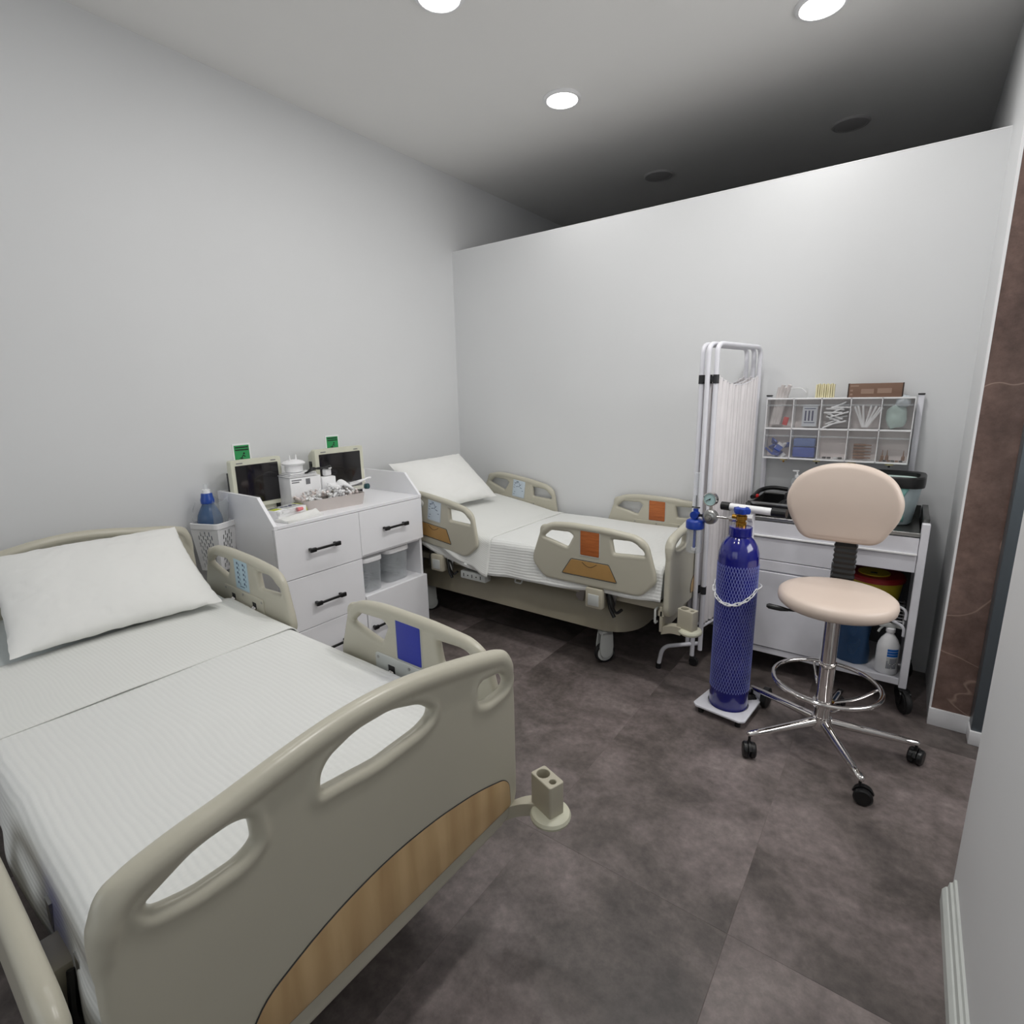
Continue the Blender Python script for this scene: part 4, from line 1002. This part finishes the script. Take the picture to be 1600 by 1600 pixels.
# ================================================================== STOOL
hx, hy = -.164, 2.495
st = thing('drafting_stool', 'beige upholstered stool with chrome star base and foot ring', 'stool', (hx, hy, 0))
bm = B(); rings = []
def sell(a, b, z, n=48, e=2.0): return [V((a*math.copysign(abs(cos(2*pi*k/n))**(2/e), cos(2*pi*k/n)), b*math.copysign(abs(sin(2*pi*k/n))**(2/e), sin(2*pi*k/n))+.03, z)) for k in range(n)]
for s_, z in ((.80, .640), (.93, .643), (.985, .655), (1.0, .672), (.985, .690), (.93, .700), (.80, .704), (.4, .703)): rings.append(sell(.222*s_, .222*s_, z))
loft(bm, rings); obj('seat', bm, SKIN, st, ang=60)
bm = B(); lathe(bm, [(0, .628), (.12, .628), (.125, .632), (.125, .642), (0, .642)], 28, (0, .03, 0)); addb(bm, -.05, .05, -.05, .20, .612, .632, .004); obj('seat_plate', bm, BLACK, st)
# backrest: rounded D shape
BO = [(-.148, 0), (.148, 0), (.212, .125), (.224, .20), (.185, .295), (.10, .345), (0, .36), (-.10, .345), (-.185, .295), (-.224, .20), (-.212, .125)]
BO = fillet(BO, [.05, .05, .05, .06, .07, .07, .07, .07, .07, .06, .05], 6)
bm = plate(BO, [], .06, .028, MX((1, 0, 0), (0, -.06, .998), (0, -.998, -.06), (0, 0, 0)), res=5)
for v in bm.verts: v.co.y -= .10*v.co.x**2*6*.0+.0; v.co.y -= v.co.x**2*.55
bk_ = obj('backrest', bm, SKIN, st, (-.028, .245, .870), ang=60)
bm = B(); rings = []
for k in range(34):
    z = .56+.40*k/33; q = .0 if k % 2 else .005
    wv = .041+q
    rings.append([V((p[0], p[1]+.268-.0*z, z)) for p in rr_poly(2*wv, .044+2*q, .010, 2)])
loft(bm, rings); obj('bellows_spine', bm, BLACK, st, ang=25)
bm = B(); addb(bm, -.03, .03, .10, .275, .585, .610, .006); obj('spine_bracket', bm, BLACK, st)
bm = B(); tube(bm, fillet3([(-.05, .03, .622), (-.13, -.07, .620), (-.235, -.085, .628)], .05, 5), .006, 8, rr=None)
tube(bm, [(-.16, -.074, .622), (-.19, -.080, .624), (-.235, -.085, .628), (-.245, -.087, .629)], .01, 10, rr=[.006, .011, .012, .006]); obj('height_lever', bm, BLACK, st)
bm = B(); lathe(bm, [(0, .60), (.033, .60), (.033, .628), (0, .628)], 24); obj('gas_lift_head', bm, BLACK, st)
bm = B(); lathe(bm, [(0, .10), (.032, .10), (.032, .385), (.034, .386), (.034, .396), (.029, .397), (.029, .606), (0, .606)], 32); obj('column', bm, CHROME, st)
bm = B()
RR = .205; tube(bm, [V((RR*cos(2*pi*k/48), RR*sin(2*pi*k/48), .30)) for k in range(48)], .0095, 12, closed=True); fr = obj('foot_ring', bm, CHROME, st)
for k in range(4):
    a = rad(20+90*k); bm = B(); tube(bm, fillet3([(RR*cos(a), RR*sin(a), .297), (RR*.62*cos(a), RR*.62*sin(a), .235), (.03*cos(a), .03*sin(a), .205)], .12, 7), .006, 8); obj('ring_spoke', bm, CHROME, fr)
bm = B(); lathe(bm, [(.032, .185), (.042, .186), (.042, .215), (.032, .216)], 24); obj('ring_collar', bm, CHROME, fr)
bm = B(); lathe(bm, [(0, .075), (.040, .077), (.044, .10), (.040, .135), (.032, .14)], 24); obj('hub', bm, CHROME, st)
for a in (-133, -61, 11, 83, 155):
    a_ = rad(a); dx, dy = cos(a_), sin(a_)
    bm = B(); rings = []
    for r_, z, hw, hh in ((.02, .115, .019, .021), (.15, .109, .017, .017), (.30, .102, .015, .013), (.352, .100, .0135, .011), (.358, .099, .009, .007)):
        px, py = -dy, dx
        rings.append([V((dx*r_+px*u*hw, dy*r_+py*u*hw, z+v*hh)) for u, v in [(cos(2*pi*k/10), sin(2*pi*k/10)) for k in range(10)]])
    loft(bm, rings); lg = obj('leg', bm, CHROME, st, ang=60)
    cc = bpy.data.objects.new('caster', None); C.objects.link(cc); cc.parent = lg; cc.location = (dx*.348, dy*.348, 0); cc.rotation_euler = (0, 0, a_+1.1)
    bm = B(); cyl(bm, (0, 0, .045), (0, 0, .10), .0055, 10)
    for s in (-1, 1):
        lathe(bm, [(0, -.010), (.027, -.011), (.033, -.006), (.033, .007), (.027, .012), (0, .012)], 24, (.014, s*.015, .0335), Matrix.Rotation(pi/2, 4, 'X'))
    # hood
    loft(bm, [[V((.014+r_*cos(t_), yy, .034+r_*sin(t_))) for r_, t_ in [(.037, rad(q)) for q in range(20, 171, 15)]+[(.010, rad(170)), (.010, rad(20))]] for yy in (-.006, .006)])
    cc2 = obj('caster_wheel', bm, BLACK, lg); cc2.location = cc.location; cc2.rotation_euler = cc.rotation_euler; bpy.data.objects.remove(cc)

# ================================================================== TROLLEY
tx0, tx1, ty0, ty1 = -.665, .135, 2.995, 3.44
tz = 0
tl = thing('treatment_trolley', 'white metal treatment trolley with drawers and dark steel top against the partition', 'trolley', ((tx0+tx1)/2, (ty0+ty1)/2, 0))
ox, oy = (tx0+tx1)/2, (ty0+ty1)/2
def tb_(x0, x1, y0, y1, z0, z1, r=.002): return boxb(x0-ox, x1-ox, y0-oy, y1-oy, z0, z1, r, 1)
for x in (tx0, tx1-.032):
    for y in (ty0, ty1-.032): obj('post', tb_(x, x+.032, y, y+.032, .115, .935, .003), POWDER, tl)
bm = tb_(tx0+.033, tx1-.033, ty0+.004, ty1-.004, .868, .885); addb(bm, tx0+.033-ox, tx1-.033-ox, ty1-.03-oy, ty1-.02-oy, .885, .945)
addb(bm, tx1-.030-ox, tx1-.004-ox, ty0+.033-oy, ty1-.033-oy, .86, .952, .003); addb(bm, tx0+.004-ox, tx0+.03-ox, ty0+.033-oy, ty1-.033-oy, .86, .952, .003)
obj('steel_top', bm, STEELP, tl, ang=30)
obj('top_lip', tb_(tx0+.033, tx1-.033, ty0-.004, ty0+.004, .872, .890, .002), STEEL, tl)
obj('bottom_rail', tb_(tx0+.033, tx1-.033, ty0+.002, ty0+.02, .128, .162), POWDER, tl)
obj('bottom_shelf', tb_(tx0+.005, tx1-.005, ty0+.02, ty1-.005, .132, .146), POWDER, tl)
xm = -.232
d1 = obj('drawer', tb_(tx0+.034, tx1-.034, ty0, ty0+.36, .786, .866), POWDER, tl); obj('finger_pull', tb_(tx0+.034, tx1-.034, ty0-.010, ty0, .783, .793, .002), WHITEP, d1)
obj('fascia', tb_(xm+.02, tx1-.034, ty0+.002, ty0+.016, .700, .780), POWDER, tl)
d2 = obj('drawer', tb_(tx0+.034, xm+.018, ty0, ty0+.36, .660, .778), POWDER, tl)
d3 = obj('drawer', tb_(tx0+.034, xm+.018, ty0, ty0+.36, .602, .656), POWDER, tl)
obj('cabinet_shell', tb_(tx0+.034, xm+.018, ty0+.012, ty1-.01, .15, .60), POWDER, tl)
dr = obj('door', tb_(tx0+.036, xm, ty0-.004, ty0+.011, .168, .594), POWDER, tl)
bm = tb_(-.592, -.582, ty0-.008, ty0-.004, .33, .41, .002); obj('handle', bm, BLACK, dr)
bm = tb_(-.595, -.579, ty0-.0055, ty0-.0035, .322, .418, .001); obj('handle_plate', bm, STEEL, dr)
obj('middle_post', tb_(xm, xm+.018, ty0, ty0+.02, .15, .70), POWDER, tl)
obj('back_panel', tb_(tx0+.033, tx1-.033, ty1-.012, ty1-.006, .15, .86), mat('trolley_back_grey', (92, 92, 96), .5), tl)
obj('side_panel', tb_(tx1-.020, tx1-.014, ty0+.033, ty1-.033, .15, .86), mat('trolley_back_grey', (92, 92, 96), .5), tl)
bm = B()
for k in range(7): tube(bm, [(xm+.03-ox, ty0+.09+.05*k-oy, .421), (tx1-.04-ox, ty0+.09+.05*k-oy, .421)], .003, 6)
for x in (xm+.03, tx1-.045): tube(bm, [(x-ox, ty0+.07-oy, .417), (x-ox, ty1-.02-oy, .417)], .004, 6)
obj('wire_shelf', bm, POWDER, tl)
for z in (.50, .415):
    bm = B(); tube(bm, fillet3([(.095-ox, 3.04-oy, z-.05), (.095-ox, 3.04-oy, z), (.02-ox, 3.09-oy, z+.012)], .025, 5), .0065, 8); obj('bracket', bm, POWDER, tl)
for x in (tx0+.016, tx1-.016):
    for y in (ty0+.016, ty1-.016):
        cc = bpy.data.objects.new('caster', None); C.objects.link(cc); cc.parent = tl; cc.location = (x-ox, y-oy, 0); cc.rotation_euler = (0, 0, rad(-65) if x > 0 else .6)
        r = .057
        for s in (-1, 1): pass
        bm = B(); lathe(bm, [(0, -.014), (r*.7, -.016), (r*.78, -.012), (r*.95, -.012), (r, -.006), (r, .006), (r*.95, .012), (r*.78, .012), (r*.7, .016), (0, .014)], 30, (.032, 0, r), Matrix.Rotation(pi/2, 4, 'X')); obj('wheel', bm, RUBBER, cc)
        bm = B(); loft(bm, [[V((u, yy, z)) for u, z in fillet([(-.02, .112), (-.015, .08), (.02, .045), (.045, .045), (.04, .10), (.02, .112)], .008, 3)] for yy in (-.024, -.018)]); loft(bm, [[V((u, yy, z)) for u, z in fillet([(-.02, .112), (-.015, .08), (.02, .045), (.045, .045), (.04, .10), (.02, .112)], .008, 3)] for yy in (.018, .024)]); addb(bm, -.02, .03, -.024, .024, .100, .114, .003); obj('fork', bm, BLACK, cc)

# things in the open shelf
sh = thing('sharps_container', 'yellow sharps container with red lid on the trolley shelf behind the stool', 'container', (-.045, 3.22, .428))
bm = B(); lathe(bm, [(0, 0), (.095, 0), (.100, .004), (.118, .16), (.0, .16)], 40); obj('bucket', bm, YELLOW, sh)
bm = B(); lathe(bm, [(.118, .155), (.126, .158), (.128, .172), (.120, .184), (.0, .188)], 40); obj('lid', bm, REDP, sh)
bm = B(); lathe(bm, [(0, .187), (.07, .187), (.07, .193), (0, .194)], 30, (-.01, -.02, 0)); obj('lid_flap', bm, YELLOW, sh)
bm = B(); box(bm, (-.01, -.05, .195), (.03, .012, .006), .002); obj('lid_catch', bm, BLACK, sh)
bm = B(); loft(bm, [[V((r_*cos(rad(a)), r_*sin(rad(a)), z)) for z, r_ in ((.075, .1095), (.075, .1105), (.135, .1165), (.135, .1155))] for a in range(238, 285, 5)]); obj('warning_label', bm, ORANGEL, sh)
bm = B()
rows = []
for i in range(13):
    f = i/12; n_ = 28
    rows.append([V(((.075-.01*f+.008*noise.noise(V((cos(2*pi*k/n_)*2, sin(2*pi*k/n_)*2, f*3))))*cos(2*pi*k/n_), (.055+.01*noise.noise(V((cos(2*pi*k/n_)*2, 5, f*4))))*sin(2*pi*k/n_), .27*f)) for k in range(n_)])
loft(bm, rows); o = obj('liquid_bag', bm, BLUEBAG, None, (-.105, 3.14, .147), ang=70); tag(o, 'blue translucent bag on the bottom shelf of the trolley', 'bag')
sp = thing('spray_bottle', 'white spray bottle with blue striped label on the bottom trolley shelf', 'bottle', (.045, 3.085, .147), rad(10))
bm = B(); lathe(bm, [(0, 0), (.044, 0), (.048, .005), (.048, .130), (.045, .150), (.035, .175), (.022, .195), (.016, .205), (.016, .220), (0, .220)], 36); obj('bottle_body', bm, WHITEP, sp)
bm = B(); lathe(bm, [(.019, .212), (.020, .214), (.020, .232), (.014, .236), (0, .236)], 20); obj('neck_cap', bm, WHITEP, sp)
bm = B(); box(bm, (-.015, 0, .248), (.075, .022, .024), .006); tube(bm, fillet3([(-.03, 0, .24), (-.045, 0, .22), (-.050, 0, .205)], .01, 3), .005, 8); loft(bm, [[V((.02, yy, .256)), V((.045, yy, .245)), V((.040, yy, .236)), V((.015, yy, .240))] for yy in (-.009, .009)]); obj('trigger_head', bm, GREYPL, sp)
def wrap(parent, r_, a0, a1, z0, z1, m_, nm):
    bm = B(); loft(bm, [[V((q*cos(rad(a)), q*sin(rad(a)), z)) for q, z in ((r_, z0), (r_+.0006, z0), (r_+.0006, z1), (r_, z1))] for a in range(a0, a1+1, 6)]); return obj(nm, bm, m_, parent)
for k in range(3): wrap(sp, .0482, 258, 318, .098+.014*k-.0, .110+.014*k, BLUESTR, 'blue_stripe')
wrap(sp, .0482, 258, 318, .035, .094, GREYPL, 'text_label')
bm = B()
for r_ in range(8):
    for k in range(7):
        a = rad(262+7.4*k); z = .040+.0066*r_
        if random.random() < .75: box(bm, (.0492*cos(a), .0492*sin(a), z), (.0012, .0045, .0028), 0, M=Matrix.Rotation(a, 4, 'Z'))
obj('label_print', bm, PURPLE, sp)

# things on the steel top
bn = thing('lined_bin', 'white bin with black rim and mint liner on the right of the trolley top', 'bin', (-.04, 3.235, .886), rad(-3))
rrx = lambda sx, sy, z: [V((p[0], p[1], z)) for p in rr_poly(sx, sy, .07, 7)]
bm = B(); loft(bm, [rrx(.20, .18, 0), rrx(.215, .195, .01), rrx(.265, .235, .19), rrx(.258, .228, .19), rrx(.205, .185, .015)]); obj('bin_body', bm, mat('bin_milky', (196, 214, 220), .35), bn, ang=50)
bm = B(); loft(bm, [rrx(.272, .242, .185), rrx(.285, .255, .188), rrx(.285, .255, .232), rrx(.275, .245, .240), rrx(.235, .200, .236), rrx(.232, .197, .20), rrx(.26, .23, .19)], False, False); obj('bin_rim', bm, BLACK, bn, ang=40)
bm = B(); loft(bm, [rrx(.236, .202, .205), rrx(.225, .19, .218), rrx(.19, .16, .214), rrx(.12, .09, .196)]); obj('liner_bag', bm, MASK, bn, ang=60)
bm = B()
rows = []
for i in range(9):
    f = i/8; rows.append([V((.035+.05*g+.012*sin(f*5+g*3)-.02*f, -.12+.012*(1-f)-.0+.022*(1-f)-.0, .185-.165*f)) for g in (0, .3, .6, 1)])
bm2 = B(); R2 = loft(bm2, [[V((p.x, -.094-.0235*(p.z/.19)-.001, p.z)) for p in r] for r in rows], False, False, False)
o = obj('mint_liner_fold', bm2, MINT, bn); md = o.modifiers.new('t', 'SOLIDIFY'); md.thickness = .002
# instrument tray with dark contents
it = thing('instrument_tray', 'black instrument tray with grey steel rim at the left of the trolley top', 'tray', (-.49, 3.22, .886))
bm = B()
for a, b in (((-.155, -.17), (.155, -.17)), ((-.155, .17), (.155, .17)), ((-.155, -.17), (-.155, .17)), ((.155, -.17), (.155, .17))):
    addb(bm, min(a[0], b[0])-.011, max(a[0], b[0])+.011, min(a[1], b[1])-.011, max(a[1], b[1])+.011, .058, .070, .002)
obj('tray_rim', bm, STEEL, it)
bm = B(); addb(bm, -.15, .15, -.165, .165, 0, .006); addb(bm, -.155, -.15, -.165, .165, 0, .06); addb(bm, .15, .155, -.165, .165, 0, .06); addb(bm, -.15, .15, -.17, -.165, 0, .06); addb(bm, -.15, .15, .165, .17, 0, .06); obj('tray_pan', bm, BLACK, it, smooth=False)
bm = B()
for k in range(6): tube(bm, fillet3([(-.08+.02*k, -.10, .02), (-.05+.015*k, .02, .05+.006*k), (.04-.01*k, .08, .04), (.10, -.02+.02*k, .03)], .06, 5), .014, 8)
o = obj('strap_coil', bm, BLACK, None, (-.44, 3.19, .90)); tag(o, 'coiled black straps heaped in the instrument tray', 'strap')
o = obj('red_clip', boxb(-.012, .012, -.012, .012, 0, .016, .004), RED, None, (-.640, 3.18, .957)); tag(o, 'small red clip on the left edge of the instrument tray', 'clip')
bm = B(); tube(bm, fillet3([(-.02, -.10, 0), (-.01, .05, .02), (.04, .10, .03), (.12, .12, .02)], .05, 5), .012, 9); o = obj('black_hose', bm, BLACK, None, (-.632, 3.24, .962)); tag(o, 'black hose lying over the back left corner of the tray', 'hose')
pb = thing('pump_bottle', 'small clear pump bottle with white label behind the instrument tray', 'bottle', (-.475, 3.385, .960), .1)
bm = B(); lathe(bm, [(0, 0), (.028, 0), (.030, .004), (.030, .070), (.022, .084), (.010, .090), (0, .090)], 24); obj('bottle_body', bm, CLEAR, pb)
wrap(pb, .0302, 225, 300, .015, .060, WHITEP, 'label')
bm = B(); lathe(bm, [(.010, .088), (.012, .09), (.012, .105), (.004, .107), (.004, .125), (0, .125)], 14); box(bm, (-.008, 0, .128), (.034, .010, .008), .003); obj('pump_head', bm, WHITEP, pb)
o = obj('bottle_stand', boxb(-.05, .05, -.03, .05, 0, .072, .004), DARK, None, (-.475, 3.365, .887)); tag(o, 'dark block under the pump bottle at the back of the trolley top', 'block')

# ================================================================== ORGANISER RACK
OX0, OX1, OY, OZ0, OZ1 = -.655, .018, 3.39, 1.158, 1.492
og = thing('bin_organiser', 'wall rack of ten clear tilt bins in two rows above the trolley', 'organiser', ((OX0+OX1)/2, OY, OZ0))
gx = (OX0+OX1)/2
for x in (OX0-.012, OX1+.022):
    bm = B(); addb(bm, x-gx-.013, x-gx+.013, .06, .085, .93-OZ0, 1.502-OZ0, .003); p_ = obj('post', bm, POWDER, og)
    bm = B(); addb(bm, x-gx-.015, x-gx+.015, .055, .088, 1.502-OZ0, 1.509-OZ0, .002); obj('post_cap', bm, BLACK, p_)
W5 = (OX1-OX0)/5; Hh = OZ1-OZ0
bm = B()
for z in (0, Hh/2-.002, Hh-.006): addb(bm, OX0-gx, OX1-gx, -.045, .058, z-.001, z+.007, .001)
addb(bm, OX0-gx, OX1-gx, .054, .060, 0, Hh, 0)
for k in range(6): addb(bm, OX0-gx+W5*k-.002, OX0-gx+W5*k+.002, -.045, .055, 0, Hh, 0)
obj('rack_frame', bm, WHITEP, og, smooth=False)
RACKB = mat('rack_back_grey', (226, 216, 214), .5)
obj('rack_back', boxb(OX0-gx+.003, OX1-gx-.003, .050, .0535, .004, Hh-.004), RACKB, og, smooth=False)
bb_ = B(); w2 = W5/2-.004; hh = Hh/2-.012
loft(bb_, [[V((x, y, z)) for y, z in ((-.046, .004), (-.044, .004), (-.058, hh), (-.060, hh))] for x in (-w2, w2)])
bm_ = bb_; o_ = obj('tmp', bm_, BIN, smooth=False); BINM = o_.data; bpy.data.objects.remove(o_)
bl = B(); addb(bl, -w2, w2, -.064, -.050, hh-.038, hh-.030, .002); o_ = obj('tmp', bl, CLEAR); LIPM = o_.data; bpy.data.objects.remove(o_)
for r_ in range(2):
    for k in range(5):
        b_ = obj('bin', BINM, None, og, (OX0-gx+W5*(k+.5), 0, .008+r_*Hh/2)); obj('bin_lip', LIPM, None, b_)
for k in range(4):
    t = thing('rack_knob', 'small cream knob under the clear bin rack above the trolley', 'knob', (OX0+.105+.165*k, OY-.02, OZ0), group='knobs under the bin rack')
    bm = B(); lathe(bm, [(0, -.010), (.018, -.010), (.020, -.006), (.018, -.001), (0, -.001)], 16); obj('disc', bm, GOLD, t)
    bm = B(); cyl(bm, (0, 0, -.010), (0, 0, -.022), .005, 8); obj('stem', bm, BRASS if k == 0 else DARK, t)
def cell(r_, k): return (OX0+W5*(k+.5), OY, OZ0+.010+r_*Hh/2)
def put(name, bm, m_, r_, k, dx, dy, dz, label, cat, rot=(0, 0, 0)):
    c = cell(r_, k); o = obj(name, bm, m_, None, (c[0]+dx, c[1]+dy, c[2]+dz)); o.rotation_euler = rot; return tag(o, label, cat)
# top row
bm = B()
for k in range(4):
    p0 = V((-.045+.012*k, .01, .0)); tube(bm, fillet3([p0, p0+V((.015, 0, .09)), p0+V((.03+.006*k, -.01*k, .205+.012*(k % 2)))], .05, 4), .011, 8)
put('catheter_packs', bm, mat('pack_film', (206, 200, 198), .35), 1, 0, 0, -.01, .012, 'long translucent packs sticking out of the top left bin', 'packets')
put('red_tipped_pack', boxb(-.012, .014, -.004, .004, 0, .045, .003), RED, 1, 0, .025, -.02, .01, 'red tipped item in the top left bin of the rack', 'packet', (0, .2, 0))
t = thing('form_card', 'printed card standing in the second bin of the top row', 'card', (cell(1, 1)[0]+.012, OY-.01, cell(1, 1)[2]+.004), 0)
obj('card', boxb(-.036, .036, -.003, .003, 0, .118), mat('card_pale', (198, 202, 208), .6), t)
bm = B()
for k in range(3): addb(bm, -.024+.017*k, -.016+.017*k, -.0038, -.003, .03, .085)
addb(bm, -.026, .026, -.0038, -.003, .018, .022); addb(bm, -.028, .028, -.0038, -.003, .094, .098); obj('card_print', bm, PURPLE, t)
bm = B()
for k in range(12): box(bm, (random.uniform(-.022, .022), random.uniform(-.02, .02), .014+.009*k), (.085, .06, .008), .002, M=Matrix.Rotation(random.uniform(-.5, .5), 4, 'Y'))
put('gauze_packets', bm, WHITEP, 1, 2, 0, 0, .003, 'white gauze packets in the middle bin of the top row', 'packets')
bm = B()
for a in (-.35, -.25, -.1, .15, .3, .42, .5): tube(bm, [(a*.02, .0, .004), (a*.02+sin(a)*.13, -.005, .004+cos(a)*.115)], .005, 6)
put('swab_sticks', bm, WHITEP, 1, 3, 0, -.01, 0, 'white swab sticks fanned in the fourth bin of the top row', 'swabs')
def blob(sx, sy, sz, seed, n=14):
    bm = B(); bmesh.ops.create_icosphere(bm, subdivisions=3, radius=1)
    for v in bm.verts:
        q = 1+.22*noise.noise(v.co*1.6+V((seed, 0, 0))); v.co = V((v.co.x*sx*q, v.co.y*sy*q, v.co.z*sz*q+sz))
    return bm
put('face_masks', blob(.048, .032, .062, 3), MASK, 1, 4, -.004, -.005, 0, 'pale mint masks stuffed in the top right bin', 'masks')
put('crumpled_bag', blob(.032, .026, .032, 6), mat('crumple_film', (206, 214, 220), .3, alpha=.7), 1, 4, .018, -.02, .105, 'crumpled film bag sticking out above the top right bin', 'bag')
# bottom row
rnd = random.Random(5)
for k in range(7):
    c = cell(0, 0); t = thing('blue_packet', 'blue and white packet piled in the bottom left bin', 'packet', (c[0]+rnd.uniform(-.042, .042), c[1]+rnd.uniform(-.03, .02), c[2]+.012+.010*k), rnd.uniform(0, 6), group='blue packets in the bottom left bin')
    t.rotation_euler = (rnd.uniform(-.9, .9), rnd.uniform(-.9, .9), rnd.uniform(0, 6))
    bm = B(); box(bm, (0, 0, 0), (.062, .036, .010), .002); obj('wrapper', bm, BLUEPK, t)
    bm = B(); box(bm, (.021, 0, 0), (.022, .0365, .011), .002); obj('white_end', bm, WHITEP, t)
put('blue_film_pack', boxb(-.055, .055, -.03, .03, 0, .055, .006), BLUEPK, 0, 1, 0, 0, .002, 'blue film pack filling the second bin of the bottom row', 'packet')
put('blue_film_fold', boxb(-.054, .054, -.032, .025, 0, .045, .008), LBLUE, 0, 1, 0, 0, .060, 'paler blue film bunched above the blue pack', 'packet')
for k, dx in enumerate((-.032, -.010, .022, .042)):
    bm = B(); lathe(bm, [(0, 0), (.009, 0), (.010, .002), (.010, .008), (0, .009)], 12)
    o = put('small_cap', bm, [BLACK, BLACK, WHITEP, BLACK][k], 0, 2, dx, -.025, .001, 'small cap lying on the floor of the middle bottom bin', 'cap'); o['group'] = 'caps in the middle bottom bin'
for k in range(5):
    bm = B(); tube(bm, [(-.038, 0, 0), (.010, 0, 0), (.018, 0, 0), (.042, 0, 0)], .007, 10, rr=[.0075, .0075, .004, .003])
    o = put('ampoule', bm, BROWNB, 0, 3, .002, -.015, .012+.0165*k, 'brown ampoule stacked in the fourth bin of the bottom row', 'ampoule'); o['group'] = 'brown ampoules in the bottom row'
for k, dx in enumerate((-.040, -.020, .048)):
    bm = B(); lathe(bm, [(0, 0), (.008, 0), (.008, .020), (.003, .026), (.0015, .052), (0, .053)], 12)
    o = put('dropper_vial', bm, BROWNB, 0, 4, dx, -.025, .006, 'pointed brown vial standing in the bottom right bin', 'vial'); o['group'] = 'pointed vials in the bottom right bin'
for k in range(6):
    bm = B(); lathe(bm, [(0, 0), (.008, 0), (.008, .007), (0, .008)], 10)
    o = put('vial_stopper', bm, BLACK if k % 2 else BROWNB, 0, 4, -.045+.017*k, -.030, .0, 'dark stopper on the floor of the bottom right bin', 'stopper'); o['group'] = 'stoppers in the bottom right bin'
# on top of the rack
ORT = OZ1+.001
t = thing('clear_carton', 'clear folded packaging on the left of the rack top', 'packet', (-.520, OY, ORT)); bm = boxb(-.055, .055, -.03, .03, 0, .050, .004); obj('film', bm, BIN, t)
bm = B(); tube(bm, fillet3([(-.04, -.03, .052), (.03, -.03, .055), (.055, -.03, .03)], .02, 4), .0016, 5); obj('film_edge', bm, WHITEP, t)
t = thing('cream_strip_bundle', 'cream strips standing in a clear cup on top of the bin rack', 'strips', (-.378, OY, ORT))
for k in range(9):
    bm = B(); addb(bm, -.045+.010*k, -.037+.010*k, -.02+.004*(k % 3), .012, 0, .070+.004*(k % 2), .001); obj('strip', bm, CREAMP, t)
t = thing('cardboard_box', 'brown printed cardboard box lying on top of the bin rack', 'box', (-.155, OY+.01, ORT), rad(1))
obj('carton', boxb(-.118, .118, -.045, .045, 0, .070, .002), CARD, t)
bm = B(); addb(bm, -.119, -.113, -.046, .046, -.000, .071, .001); addb(bm, .113, .119, -.046, .046, 0, .071, .001); obj('carton_edge', bm, CARDD, t)
bm = B(); addb(bm, -.108, -.072, -.0455, -.045, .054, .061); addb(bm, -.108, -.096, -.0455, -.045, .030, .040); addb(bm, -.108, -.096, -.0455, -.045, .010, .020)
addb(bm, -.060, -.005, -.0455, -.045, .018, .042); addb(bm, .010, .070, -.0455, -.045, .020, .044); obj('carton_print', bm, mat('box_print', (158, 132, 116), .7), t)
